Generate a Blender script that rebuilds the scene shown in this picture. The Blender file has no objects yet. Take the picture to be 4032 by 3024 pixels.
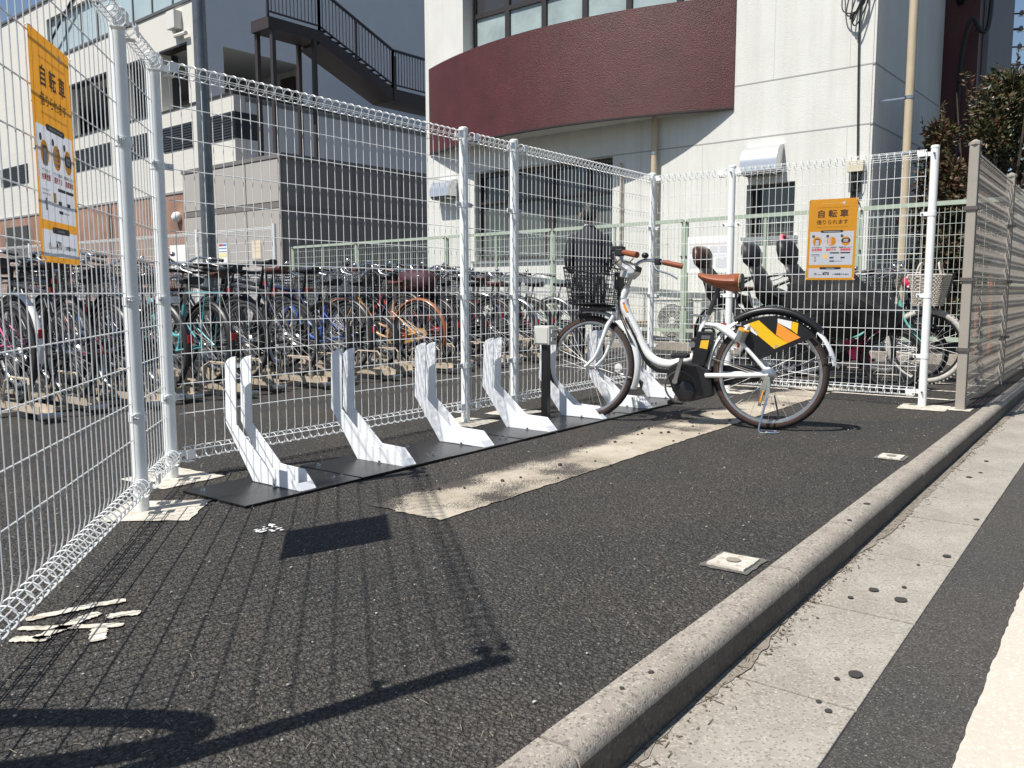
import bpy, bmesh, math, random
from mathutils import Vector, Matrix, Euler
random.seed(7)
S = bpy.context.scene
COL = S.collection
PI = math.pi

# ---------------------------------------------------------------- camera, sky, sun, exposure
cam_d = bpy.data.cameras.new("camera"); cam = bpy.data.objects.new("camera", cam_d); COL.objects.link(cam)
cam_d.sensor_width = 36; cam_d.sensor_fit = 'HORIZONTAL'; cam_d.lens = .8119 * 36
cam_d.clip_start = .05; cam_d.clip_end = 1500
AZ = .6440
cam.matrix_world = Matrix.Translation((-1.9946, -3.3879, .82)) @ Matrix.Rotation(AZ - PI / 2, 4, 'Z') @ Matrix.Rotation(PI / 2 - .11, 4, 'X') @ Matrix.Rotation(-.0021, 4, 'Z')
S.camera = cam
SUN_EL, SUN_AZ = math.radians(56.8), math.radians(161.5)
SUNV = Vector((math.cos(SUN_EL) * math.cos(SUN_AZ), math.cos(SUN_EL) * math.sin(SUN_AZ), math.sin(SUN_EL)))
W = bpy.data.worlds.new("World"); S.world = W; W.use_nodes = True
nt = W.node_tree; bg = nt.nodes['Background']
sky = nt.nodes.new('ShaderNodeTexSky'); sky.sky_type = 'NISHITA'; sky.sun_disc = False
sky.sun_elevation = SUN_EL; sky.sun_rotation = math.atan2(SUNV.x, SUNV.y); sky.air_density = 1.0; sky.dust_density = .6; sky.ozone_density = 1.2
nt.links.new(sky.outputs[0], bg.inputs[0]); bg.inputs[1].default_value = .075
sun_d = bpy.data.lights.new("sun", 'SUN'); sun_d.energy = 4.6; sun_d.angle = math.radians(.53); sun_d.color = (1, .955, .89)
sun = bpy.data.objects.new("sun", sun_d); COL.objects.link(sun); sun.rotation_euler = SUNV.to_track_quat('Z', 'Y').to_euler(); sun.location = (0, 0, 30)
S.view_settings.view_transform = 'Standard'; S.view_settings.look = 'None'; S.view_settings.gamma = 1
S.view_settings.exposure = .42

# ---------------------------------------------------------------- materials
MATS = {}
def mat(name, col, rough=.5, metal=0., var=0., vscale=8., bump=0., bscale=40., coat=0., spec=.5, col2=None, trans=0., emit=0):
    if name in MATS: return MATS[name]
    m = bpy.data.materials.new(name); m.use_nodes = True; t = m.node_tree; b = t.nodes['Principled BSDF']
    b.inputs['Base Color'].default_value = (*col, 1); b.inputs['Roughness'].default_value = rough; b.inputs['Metallic'].default_value = metal
    b.inputs['Coat Weight'].default_value = coat; b.inputs['Specular IOR Level'].default_value = spec
    m.diffuse_color = (*col, 1)
    if var or bump or col2:
        tc = t.nodes.new('ShaderNodeTexCoord')
        if var or col2:
            n = t.nodes.new('ShaderNodeTexNoise'); n.inputs['Scale'].default_value = vscale; n.inputs['Detail'].default_value = 6; n.inputs['Roughness'].default_value = .62
            t.links.new(tc.outputs['Object'], n.inputs['Vector'])
            r = t.nodes.new('ShaderNodeValToRGB'); r.color_ramp.elements[0].position = .32; r.color_ramp.elements[1].position = .68
            c2 = col2 if col2 else tuple(max(0, c * (1 - var)) for c in col)
            r.color_ramp.elements[0].color = (*c2, 1); r.color_ramp.elements[1].color = (*(c * (1 + (var * .35 if not col2 else 0)) for c in col), 1)
            t.links.new(n.outputs['Fac'], r.inputs['Fac']); t.links.new(r.outputs['Color'], b.inputs['Base Color'])
        if bump:
            n2 = t.nodes.new('ShaderNodeTexNoise'); n2.inputs['Scale'].default_value = bscale; n2.inputs['Detail'].default_value = 5
            t.links.new(tc.outputs['Object'], n2.inputs['Vector'])
            bp = t.nodes.new('ShaderNodeBump'); bp.inputs['Strength'].default_value = bump; bp.inputs['Distance'].default_value = .01
            t.links.new(n2.outputs['Fac'], bp.inputs['Height']); t.links.new(bp.outputs['Normal'], b.inputs['Normal'])
    MATS[name] = m
    return m
def glassy(name, col, rough=.06, var=0, vscale=3, spec=.8):
    return mat(name, col, rough, 0, var, vscale, spec=spec, coat=.4)
def asphalt(name, c_lo, c_hi, tint, cell, bstr, speck=.965, bdist=.006):
    m = bpy.data.materials.new(name); m.use_nodes = True; t = m.node_tree; b = t.nodes['Principled BSDF']; L = t.links.new; N = t.nodes.new
    tc = N('ShaderNodeTexCoord')
    wn = N('ShaderNodeTexNoise'); wn.inputs['Scale'].default_value = cell * .5; wn.inputs['Detail'].default_value = 3
    L(tc.outputs['Object'], wn.inputs['Vector'])
    wa = N('ShaderNodeVectorMath'); wa.operation = 'MULTIPLY_ADD'; wa.inputs[1].default_value = (.012, .012, .012)
    L(wn.outputs['Color'], wa.inputs[0]); L(tc.outputs['Object'], wa.inputs[2])
    v = N('ShaderNodeTexVoronoi'); v.inputs['Scale'].default_value = cell; L(wa.outputs[0], v.inputs['Vector'])
    v2 = N('ShaderNodeTexVoronoi'); v2.inputs['Scale'].default_value = cell * 2.3; L(wa.outputs[0], v2.inputs['Vector'])
    sep = N('ShaderNodeSeparateColor'); L(v.outputs['Color'], sep.inputs[0])
    sep2 = N('ShaderNodeSeparateColor'); L(v2.outputs['Color'], sep2.inputs[0])
    r = N('ShaderNodeValToRGB'); r.color_ramp.elements[0].color = (*c_lo, 1); r.color_ramp.elements[1].color = (*c_hi, 1)
    L(sep.outputs[0], r.inputs[0])
    big = N('ShaderNodeTexNoise'); big.inputs['Scale'].default_value = 1.3; big.inputs['Detail'].default_value = 7; L(tc.outputs['Object'], big.inputs['Vector'])
    rb = N('ShaderNodeValToRGB'); rb.color_ramp.elements[0].position = .35; rb.color_ramp.elements[1].position = .65
    rb.color_ramp.elements[0].color = (.84, .87, .88, 1); rb.color_ramp.elements[1].color = (*tint, 1); L(big.outputs['Fac'], rb.inputs[0])
    mx = N('ShaderNodeMix'); mx.data_type = 'RGBA'; mx.blend_type = 'MULTIPLY'; mx.inputs[0].default_value = 1; L(r.outputs[0], mx.inputs[6]); L(rb.outputs[0], mx.inputs[7])
    # pores between stones
    rd = N('ShaderNodeValToRGB'); rd.color_ramp.elements[0].position = .30; rd.color_ramp.elements[1].position = .62
    rd.color_ramp.elements[0].color = (1, 1, 1, 1); rd.color_ramp.elements[1].color = (.55, .55, .55, 1); L(v.outputs['Distance'], rd.inputs[0])
    mp = N('ShaderNodeMix'); mp.data_type = 'RGBA'; mp.blend_type = 'MULTIPLY'; mp.inputs[0].default_value = 1; L(mx.outputs[2], mp.inputs[6]); L(rd.outputs[0], mp.inputs[7])
    gt = N('ShaderNodeMath'); gt.operation = 'GREATER_THAN'; gt.inputs[1].default_value = speck; L(sep2.outputs[1], gt.inputs[0])
    ms = N('ShaderNodeMix'); ms.data_type = 'RGBA'; L(gt.outputs[0], ms.inputs[0]); L(mp.outputs[2], ms.inputs[6]); ms.inputs[7].default_value = (.27, .26, .24, 1)
    L(ms.outputs[2], b.inputs['Base Color'])
    ad = N('ShaderNodeMath'); ad.operation = 'MULTIPLY_ADD'; ad.inputs[1].default_value = -1.0; L(v.outputs['Distance'], ad.inputs[0])
    sc = N('ShaderNodeMath'); sc.operation = 'MULTIPLY'; sc.inputs[1].default_value = .55; L(sep.outputs[1], sc.inputs[0]); L(sc.outputs[0], ad.inputs[2])
    ad2 = N('ShaderNodeMath'); ad2.operation = 'MULTIPLY_ADD'; ad2.inputs[1].default_value = -.4; L(v2.outputs['Distance'], ad2.inputs[0]); L(ad.outputs[0], ad2.inputs[2])
    bp = N('ShaderNodeBump'); bp.inputs['Strength'].default_value = bstr; bp.inputs['Distance'].default_value = bdist; L(ad2.outputs[0], bp.inputs['Height']); L(bp.outputs[0], b.inputs['Normal'])
    b.inputs['Roughness'].default_value = .88; b.inputs['Specular IOR Level'].default_value = .3
    MATS[name] = m
    return m
def concrete(name, c1, c2, speckcol, bump=.5, cell=160, stain=.5):
    m = bpy.data.materials.new(name); m.use_nodes = True; t = m.node_tree; b = t.nodes['Principled BSDF']; L = t.links.new; N = t.nodes.new
    tc = N('ShaderNodeTexCoord')
    n = N('ShaderNodeTexNoise'); n.inputs['Scale'].default_value = 4; n.inputs['Detail'].default_value = 9; n.inputs['Roughness'].default_value = .7; L(tc.outputs['Object'], n.inputs['Vector'])
    r = N('ShaderNodeValToRGB'); r.color_ramp.elements[0].position = .3; r.color_ramp.elements[1].position = .7; r.color_ramp.elements[0].color = (*c1, 1); r.color_ramp.elements[1].color = (*c2, 1); L(n.outputs['Fac'], r.inputs[0])
    v = N('ShaderNodeTexVoronoi'); v.inputs['Scale'].default_value = cell; L(tc.outputs['Object'], v.inputs['Vector'])
    s = N('ShaderNodeSeparateColor'); L(v.outputs['Color'], s.inputs[0])
    g = N('ShaderNodeMath'); g.operation = 'GREATER_THAN'; g.inputs[1].default_value = .86; L(s.outputs[0], g.inputs[0])
    gm = N('ShaderNodeMath'); gm.operation = 'MULTIPLY'; gm.inputs[1].default_value = .55; L(g.outputs[0], gm.inputs[0])
    mx = N('ShaderNodeMix'); mx.data_type = 'RGBA'; L(gm.outputs[0], mx.inputs[0]); L(r.outputs[0], mx.inputs[6]); mx.inputs[7].default_value = (*speckcol, 1)
    g2 = N('ShaderNodeMath'); g2.operation = 'GREATER_THAN'; g2.inputs[1].default_value = .88; L(s.outputs[1], g2.inputs[0])
    gm2 = N('ShaderNodeMath'); gm2.operation = 'MULTIPLY'; gm2.inputs[1].default_value = .5; L(g2.outputs[0], gm2.inputs[0])
    mx2 = N('ShaderNodeMix'); mx2.data_type = 'RGBA'; L(gm2.outputs[0], mx2.inputs[0]); L(mx.outputs[2], mx2.inputs[6]); mx2.inputs[7].default_value = (*(min(.8, c * 1.35) for c in c2), 1)
    L(mx2.outputs[2], b.inputs['Base Color']); b.inputs['Roughness'].default_value = .85
    n2 = N('ShaderNodeTexNoise'); n2.inputs['Scale'].default_value = 220; n2.inputs['Detail'].default_value = 4; L(tc.outputs['Object'], n2.inputs['Vector'])
    bp = N('ShaderNodeBump'); bp.inputs['Strength'].default_value = bump; bp.inputs['Distance'].default_value = .003; L(n2.outputs['Fac'], bp.inputs['Height']); L(bp.outputs[0], b.inputs['Normal'])
    MATS[name] = m
    return m
asphalt('lot', (.068, .064, .059), (.132, .123, .113), (1.10, 1.05, 1.0), 104, 1.0, .988, .011)
asphalt('road', (.075, .071, .065), (.115, .108, .10), (1.06, 1.03, 1.0), 170, .35, .985, .003)
concrete('kerbstone', (.24, .21, .175), (.40, .36, .305), (.09, .08, .07), .8, 170)
concrete('gutterstone', (.26, .235, .195), (.385, .355, .305), (.15, .135, .11), .5, 200)
M_WHITE = mat('fence_white', (.84, .855, .84), .36, 0, .05, 6, coat=.1)
M_DOCK = mat('dock_white', (.84, .86, .88), .32, 0, .03, 5)
M_STEEL = mat('steel', (.55, .55, .56), .3, 1, .15, 30)
M_CHROME = mat('chrome', (.72, .72, .73), .16, 1)
M_ALU = mat('aluminium', (.62, .63, .64), .38, 1, .08, 20)
M_BLACK = mat('black_plastic', (.014, .014, .015), .42, 0, .2, 20)
M_RUBBER = mat('rubber', (.018, .017, .017), .72, 0, .3, 30, bump=.3, bscale=150)
M_PLATE = mat('plate_black', (.014, .014, .015), .30, 0, .45, 5, bump=.06, bscale=60)
M_BEIGE = mat('rack_beige', (.50, .42, .32), .5, 0, .2, 6, bump=.1, bscale=60)
M_BRASS = mat('leather_tan', (.29, .085, .035), .45, 0, .22, 14, bump=.12, bscale=120)
M_ASPH = MATS['lot']

# ---------------------------------------------------------------- mesh building
class MB:
    def __init__(s): s.v = []; s.f = []; s.M = None
    def add(s, vs, fs):
        o = len(s.v)
        if s.M: vs = [s.M @ Vector(v) for v in vs]
        s.v += [tuple(v) for v in vs]; s.f += [tuple(i + o for i in f) for f in fs]; return s
    def box(s, x0, x1, y0, y1, z0, z1):
        return s.add([(x, y, z) for x in (x0, x1) for y in (y0, y1) for z in (z0, z1)],
                     [(0, 1, 3, 2), (4, 6, 7, 5), (0, 4, 5, 1), (2, 3, 7, 6), (0, 2, 6, 4), (1, 5, 7, 3)])
    def bar(s, p0, p1, w, h, up=(0, 0, 1)):
        p0 = Vector(p0); p1 = Vector(p1); d = (p1 - p0).normalized(); u = Vector(up)
        if abs(d.dot(u)) > .97: u = Vector((1, 0, 0))
        a = d.cross(u).normalized() * w / 2; b = a.cross(d).normalized() * h / 2
        vs = [p + i * a + j * b for p in (p0, p1) for i, j in ((-1, -1), (1, -1), (1, 1), (-1, 1))]
        return s.add(vs, [(0, 1, 2, 3), (7, 6, 5, 4), (0, 4, 5, 1), (1, 5, 6, 2), (2, 6, 7, 3), (3, 7, 4, 0)])
    def tube(s, pts, r, n=6, closed=False, caps=True, flat=1.0, up=None):
        P = [Vector(p) for p in pts]; k = len(P); R = r if isinstance(r, (list, tuple)) else [r] * k
        T = []
        for i in range(k):
            a = P[(i - 1) % k] if (closed or i > 0) else P[i]; b = P[(i + 1) % k] if (closed or i < k - 1) else P[i]
            t = (b - a); T.append(t.normalized() if t.length > 1e-9 else Vector((0, 0, 1)))
        u = Vector(up) if up else (Vector((0, 0, 1)) if abs(T[0].z) < .9 else Vector((0, 1, 0)))
        u = (u - T[0] * u.dot(T[0])).normalized(); vs = []
        for i in range(k):
            u = u - T[i] * u.dot(T[i]); u = u.normalized() if u.length > 1e-6 else T[i].orthogonal().normalized()
            w = T[i].cross(u)
            for j in range(n):
                a = 2 * PI * j / n; vs.append(P[i] + (u * math.cos(a) + w * math.sin(a) * flat) * R[i])
        fs = []
        for i in range(k if closed else k - 1):
            for j in range(n):
                a = i * n + j; b = i * n + (j + 1) % n; c = ((i + 1) % k) * n + (j + 1) % n; d = ((i + 1) % k) * n + j
                fs.append((a, b, c, d))
        if caps and not closed: fs += [tuple(range(n))[::-1], tuple((k - 1) * n + j for j in range(n))]
        return s.add(vs, fs)
    def cyl(s, p0, p1, r0, r1=None, n=12): return s.tube([p0, p1], [r0, r0 if r1 is None else r1], n)
    def torus(s, c, ax, R, r, n=32, m=6, a0=0, a1=2 * PI, flat=1.0):
        c = Vector(c); ax = Vector(ax).normalized(); e = Vector((0, 0, 1)) if abs(ax.z) < .9 else Vector((1, 0, 0))
        e = (e - ax * e.dot(ax)).normalized(); g = ax.cross(e); full = abs(a1 - a0 - 2 * PI) < 1e-6
        N = n if full else n + 1
        pts = [c + (e * math.cos(a0 + (a1 - a0) * i / n) + g * math.sin(a0 + (a1 - a0) * i / n)) * R for i in range(N)]
        return s.tube(pts, r, m, closed=full, flat=flat, up=pts[0] - c)
    def prism(s, poly, t0, t1, ax=0):
        n = len(poly)
        def P(a, b, t): return (t, a, b) if ax == 0 else ((a, t, b) if ax == 1 else (a, b, t))
        vs = [P(a, b, t0) for a, b in poly] + [P(a, b, t1) for a, b in poly]
        return s.add(vs, [tuple(range(n))[::-1], tuple(range(n, 2 * n))] + [(i, (i + 1) % n, n + (i + 1) % n, n + i) for i in range(n)])
    def ell(s, c, rx, ry, rz, n=14, m=8, z0=-1, z1=1):
        vs = []; fs = []; c = Vector(c)
        for i in range(m + 1):
            ph = math.asin(z0) + (math.asin(z1) - math.asin(z0)) * i / m
            for j in range(n):
                a = 2 * PI * j / n; vs.append(c + Vector((rx * math.cos(ph) * math.cos(a), ry * math.cos(ph) * math.sin(a), rz * math.sin(ph))))
        for i in range(m):
            for j in range(n): fs.append((i * n + j, i * n + (j + 1) % n, (i + 1) * n + (j + 1) % n, (i + 1) * n + j))
        return s.add(vs, fs)
    def loft(s, rings, caps=True):
        n = len(rings[0]); vs = [p for r in rings for p in r]; fs = []
        for i in range(len(rings) - 1):
            for j in range(n): fs.append((i * n + j, i * n + (j + 1) % n, (i + 1) * n + (j + 1) % n, (i + 1) * n + j))
        if caps: fs += [tuple(range(n))[::-1], tuple((len(rings) - 1) * n + j for j in range(n))]
        return s.add(vs, fs)
    def quad(s, a, b, c, d): return s.add([a, b, c, d], [(0, 1, 2, 3)])
    def mesh(s, name, m, smooth=False, bevel=0):
        me = bpy.data.meshes.new(name); me.from_pydata(s.v, [], s.f); me.update()
        bm = bmesh.new(); bm.from_mesh(me)
        bmesh.ops.remove_doubles(bm, verts=bm.verts, dist=1e-6)
        lo = [v for v in bm.verts if not v.link_faces]
        if lo: bmesh.ops.delete(bm, geom=lo, context='VERTS')
        bmesh.ops.recalc_face_normals(bm, faces=bm.faces)
        if bevel: bmesh.ops.bevel(bm, geom=list(bm.edges), offset=bevel, segments=2, affect='EDGES', profile=.6, clamp_overlap=True)
        bm.to_mesh(me); bm.free()
        if m: me.materials.append(m)
        if smooth:
            for p in me.polygons: p.use_smooth = True
            me.set_sharp_from_angle(angle=math.radians(smooth if smooth is not True else 42))
        return me
    def build(s, name, m, parent=None, smooth=False, bevel=0): return link(name, s.mesh(name, m, smooth, bevel), parent)
def link(name, data, parent=None, loc=None, rot=None):
    o = bpy.data.objects.new(name, data); COL.objects.link(o); o.parent = parent
    if loc is not None: o.location = loc
    if rot is not None: o.rotation_euler = rot
    return o
def tag(o, label=None, cat=None, group=None, kind=None):
    if label: o['label'] = label
    if cat: o['category'] = cat
    if group: o['group'] = group
    if kind: o['kind'] = kind
    return o
def thing(name, label, cat, loc=(0, 0, 0), rz=0, group=None):
    o = link(name, None, None, loc, (0, 0, rz)); o.empty_display_size = .1
    return tag(o, label, cat, group)
def copy_tree(o, parent=None):
    c = o.copy(); COL.objects.link(c); c.parent = parent
    for ch in o.children: copy_tree(ch, c)
    return c
def setmat(o, m):
    if o.material_slots: o.material_slots[0].link = 'OBJECT'; o.material_slots[0].material = m
def arc(c, r, a0, a1, n):
    return [(c[0] + r * math.cos(a0 + (a1 - a0) * i / n), c[1] + r * math.sin(a0 + (a1 - a0) * i / n)) for i in range(n + 1)]
def bez(pts, n=8):
    P = [Vector(p) for p in pts]; out = []
    for i in range(len(P) - 1):
        a = P[max(i - 1, 0)]; b = P[i]; c = P[i + 1]; d = P[min(i + 2, len(P) - 1)]
        for k in range(n):
            t = k / n; out.append(.5 * ((2 * b) + (c - a) * t + (2 * a - 5 * b + 4 * c - d) * t * t + (3 * b - a - 3 * c + d) * t ** 3))
    out.append(P[-1]); return out
def U(o, d, u, z, off=0):  # point on a vertical wall: origin o, angle d, along u, height z, offset towards the wall's left normal
    return Vector((o[0] + math.cos(d) * u - math.sin(d) * off, o[1] + math.sin(d) * u + math.cos(d) * off, z))
def text_mesh(body, size, m, bold=.0, align='CENTER'):
    cu = bpy.data.curves.new('t', 'FONT'); cu.body = body; cu.size = size; cu.align_x = align; cu.align_y = 'CENTER'; cu.resolution_u = 2
    o = bpy.data.objects.new('t', cu); COL.objects.link(o)
    me = bpy.data.meshes.new_from_object(o.evaluated_get(bpy.context.evaluated_depsgraph_get()))
    bpy.data.objects.remove(o); bpy.data.curves.remove(cu)
    if bold:
        vs = [v.co.copy() for v in me.vertices]; fs = [tuple(p.vertices) for p in me.polygons]; me = bpy.data.meshes.new('lettering'); V = []; F = []
        for k, (dx, dy) in enumerate(((0, 0), (bold, 0), (-bold, 0), (0, bold), (0, -bold))):
            b0 = len(V); V += [(v.x + dx, v.y + dy, k * 3e-5) for v in vs]; F += [tuple(i + b0 for i in f) for f in fs]
        me.from_pydata(V, [], F)
    me.materials.clear(); me.materials.append(m); return me

# ---------------------------------------------------------------- ground, kerb, gutter, road
def sheet(name, pts, z, m, parent=None):
    mb = MB(); mb.add([(x, y, z) for x, y in pts], [tuple(range(len(pts)))]); o = mb.build(name, m, parent)
    if parent is None: o['kind'] = 'structure'
    return o
KY = -2.552
sheet('lot_ground', [(-150, KY), (250, KY), (250, 300), (-150, 300)], 0, MATS['lot'])
sheet('road', [(-150, -2.945), (-150, -200), (250, -200), (250, -2.945)], -.104, MATS['road'])
concrete('line_paint', (.52, .475, .40), (.56, .515, .435), (.50, .455, .38), .3, 140)
lp = MB()
N_ = 800; e1 = [(-4 + i * .023, -3.155 + random.uniform(-.0025, .0025)) for i in range(N_)]; e2 = [(-4 + i * .023, -3.60) for i in range(N_)]
lp.add([(x, y, -.100) for x, y in e1] + [(x, y, -.100) for x, y in e2], [(i, i + 1, N_ + i + 1, N_ + i) for i in range(N_ - 1)])
tag(lp.build('road_line', MATS['line_paint']), kind='structure')
# kerb blocks with rounded arris
prof = [(KY, -.25), (KY, .004), (-2.603, .006)] + [(-2.603 - .036 * math.sin(a), -.030 + .036 * math.cos(a)) for a in (.25, .5, .75, 1.0, 1.25, 1.48)] + [(-2.642, -.11), (-2.642, -.25)]
km = MB().prism(prof, .003, .597, 0)
# prism with axis 0 maps (a,b)->(t,a,b)
kmesh = km.mesh('kerb_block', MATS['kerbstone'], smooth=30)
concrete('kerb_shade', (.065, .056, .046), (.13, .112, .092), (.04, .035, .03), .8, 120)  # deep shade of the road-side kerb face, painted into its colour
kmesh.materials.append(MATS['kerb_shade'])
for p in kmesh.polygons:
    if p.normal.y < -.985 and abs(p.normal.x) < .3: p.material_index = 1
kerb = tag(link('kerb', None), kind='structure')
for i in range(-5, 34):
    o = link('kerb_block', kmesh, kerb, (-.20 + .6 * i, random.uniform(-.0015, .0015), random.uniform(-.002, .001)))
gm = MB().box(.006, .594, -2.947, -2.6425, -.25, -.098)
gmesh = gm.mesh('gutter_block', MATS['gutterstone'], bevel=.003)
gut = tag(link('gutter', None), kind='structure')
for i in range(-5, 34): link('gutter_block', gmesh, gut, (-.145 + .6 * i, 0, random.uniform(-.0015, .0015)))
MB().box(-4, 20, -2.949, -2.56, -.3, -.115).build('gutter_bed', mat('bed', (.05, .043, .035), .95), gut)
# dirt line in the gutter corner and oil spots
random.seed(3)
dm = MB()
for i in range(900):
    x = random.uniform(-1.2, 6); y = -2.647 - abs(random.gauss(0, .028)); r = random.uniform(.0015, .006)
    dm.ell((x, y, -.0965), r, r * random.uniform(.6, 1), r * .5, 5, 2)
for i in range(420):
    x = random.uniform(-1.2, 5); y = -2.650 - abs(random.gauss(0, .03)); a = random.uniform(0, PI); l = random.uniform(.01, .035)
    dm.bar((x, y, -.0955), (x + l * math.cos(a), y + l * math.sin(a), -.094), .0016, .001)
tag(dm.build('gutter_grit', mat('grit', (.13, .105, .075), .95, 0, .5, 60)), 'brown grit and straw gathered along the kerb foot', 'grit', kind='stuff')
silt = MB(); n_s = 400; rs = random.Random(4); e0 = []; e1 = []; wv = .03
for i in range(n_s):
    wv = min(.045, max(.006, wv + rs.uniform(-.007, .007))); x = -2 + i * .022; e0.append((x, -2.6435)); e1.append((x, -2.6435 - wv))
silt.add([(x, y, -.0955) for x, y in e0] + [(x, y, -.0955) for x, y in e1], [(i, i + 1, n_s + i + 1, n_s + i) for i in range(n_s - 1)])
silt.build('silt', concrete('silt', (.19, .165, .13), (.30, .27, .225), (.09, .08, .065), 1.0, 260), gut)
sp = MB()
def blot(mb, x, y, z, rx, ry, n=16, j=.25):
    a0 = random.uniform(0, 6); mb.add([(x + rx * math.cos(a) * (1 + random.uniform(-j, j)), y + ry * math.sin(a) * (1 + random.uniform(-j, j)), z) for a in [a0 + 2 * PI * k / n for k in range(n)]], [tuple(range(n))])
for x, y, r in [(.03, -2.90, .021), (.66, -2.79, .018), (.62, -2.875, .022), (.74, -2.86, .009), (.55, -2.75, .011), (1.16, -2.91, .017), (1.0, -2.85, .007), (1.75, -2.92, .013), (2.6, -2.77, .018), (2.75, -2.8, .012), (3.1, -2.78, .015), (-.19, -2.90, .01), (-.16, -2.87, .008), (-.02, -2.87, .008)]:
    blot(sp, x, y, -.0945, r * 1.0, r * .8, 20, .1)
sg = tag(link('gutter_stains', None), kind='structure'); sp.build('stain', mat('tar', (.045, .042, .038), .85), sg)
spk = MB()
for x, y, r in [(1.33, -2.60, .013), (1.05, -2.61, .008), (-.45, -2.60, .006), (-.55, -2.585, .005)]: blot(spk, x, y, .0085, r * 1.2, r)
spk.build('stain', MATS['tar'], sg)
# worn concrete strip with grit on it
def strip_mat():
    m = bpy.data.materials.new('worn_concrete'); m.use_nodes = True; t = m.node_tree; b = t.nodes['Principled BSDF']; L = t.links.new; N = t.nodes.new
    tc = N('ShaderNodeTexCoord')
    n = N('ShaderNodeTexNoise'); n.inputs['Scale'].default_value = 3.2; n.inputs['Detail'].default_value = 10; n.inputs['Roughness'].default_value = .72; L(tc.outputs['Object'], n.inputs['Vector'])
    n2 = N('ShaderNodeTexNoise'); n2.inputs['Scale'].default_value = 190; n2.inputs['Detail'].default_value = 2; L(tc.outputs['Object'], n2.inputs['Vector'])
    r = N('ShaderNodeValToRGB'); r.color_ramp.elements[0].color = (.31, .265, .20, 1); r.color_ramp.elements[1].color = (.50, .445, .355, 1); r.color_ramp.elements[0].position = .35; r.color_ramp.elements[1].position = .62; L(n.outputs['Fac'], r.inputs[0])
    big = N('ShaderNodeTexNoise'); big.inputs['Scale'].default_value = 1.9; big.inputs['Detail'].default_value = 4; L(tc.outputs['Object'], big.inputs['Vector'])
    # grit coverage = big patches plus fine grain
    ma = N('ShaderNodeMath'); ma.operation = 'MULTIPLY_ADD'; ma.inputs[1].default_value = 2.1; ma.inputs[2].default_value = -1.06; L(big.outputs['Fac'], ma.inputs[0])
    sx = N('ShaderNodeSeparateXYZ'); L(tc.outputs['Object'], sx.inputs[0])
    ed = N('ShaderNodeMapRange'); ed.inputs[1].default_value = -1.20; ed.inputs[2].default_value = -1.06; ed.inputs[3].default_value = 0; ed.inputs[4].default_value = .42; L(sx.outputs[1], ed.inputs[0])
    m2 = N('ShaderNodeMath'); m2.operation = 'ADD'; L(ma.outputs[0], m2.inputs[0]); L(ed.outputs[0], m2.inputs[1])
    m3 = N('ShaderNodeMath'); m3.operation = 'ADD'; L(m2.outputs[0], m3.inputs[0]); L(n2.outputs['Fac'], m3.inputs[1])
    g = N('ShaderNodeMapRange'); g.inputs[1].default_value = .70; g.inputs[2].default_value = .76; L(m3.outputs[0], g.inputs[0])
    mx = N('ShaderNodeMix'); mx.data_type = 'RGBA'; L(g.outputs[0], mx.inputs[0]); L(r.outputs[0], mx.inputs[6]); mx.inputs[7].default_value = (.06, .052, .045, 1); L(mx.outputs[2], b.inputs['Base Color'])
    bp = N('ShaderNodeBump'); bp.inputs['Strength'].default_value = .5; bp.inputs['Distance'].default_value = .004; L(n2.outputs['Fac'], bp.inputs['Height']); L(bp.outputs[0], b.inputs['Normal']); b.inputs['Roughness'].default_value = .9
    return m
random.seed(11)
def jag(p, q, n, j): return [(p[0] + (q[0] - p[0]) * i / n + random.uniform(-j, j), p[1] + (q[1] - p[1]) * i / n + random.uniform(-j, j)) for i in range(n)]
sheet('concrete_strip', jag((.19, -1.425), (5.3, -1.43), 140, .006) + jag((5.3, -1.43), (5.3, -1.06), 12, .01) + jag((5.3, -1.06), (.185, -1.06), 140, .012) + jag((.185, -1.06), (.19, -1.425), 14, .012), .004, strip_mat())
concrete('footing', (.46, .42, .35), (.62, .58, .50), (.3, .26, .2), .4, 60)
ft = tag(link('post_footings', None), kind='structure')
P0 = Vector((-1.713, -1.915)); P1 = Vector((-.377, -.421)); P2 = Vector((0, 0)); P3 = Vector((2.025, 0)); P4 = Vector((2.545, 0)); P5 = Vector((4.527, 0)); P6 = Vector((4.527, -.71)); P7 = Vector((4.50, -2.19)); P8 = Vector((4.47, -2.44))
def foot(c, a, w, l):
    R = Matrix.Rotation(a, 2); pts = []
    for p, q in (((-w, -l), (w, -l)), ((w, -l), (w, l)), ((w, l), (-w, l)), ((-w, l), (-w, -l))):
        pts += [tuple(Vector(c) + R @ Vector(x)) for x in jag(p, q, 9, .006)]
    o = MB().add([(x, y, .004) for x, y in pts], [tuple(range(len(pts)))]).build('footing', MATS['footing'], ft)
foot((-.345, -.47), .72, .15, .16); foot((.0, -.0), .05, .15, .165); foot((2.0, -.03), .1, .16, .15); foot((2.52, -.02), .1, .16, .15); foot((4.53, 0), 0, .16, .16); foot((4.55, -.72), 0, .15, .16); foot((4.43, -2.215), .05, .16, .155); foot((4.47, -2.44), .0, .09, .07)
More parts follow.
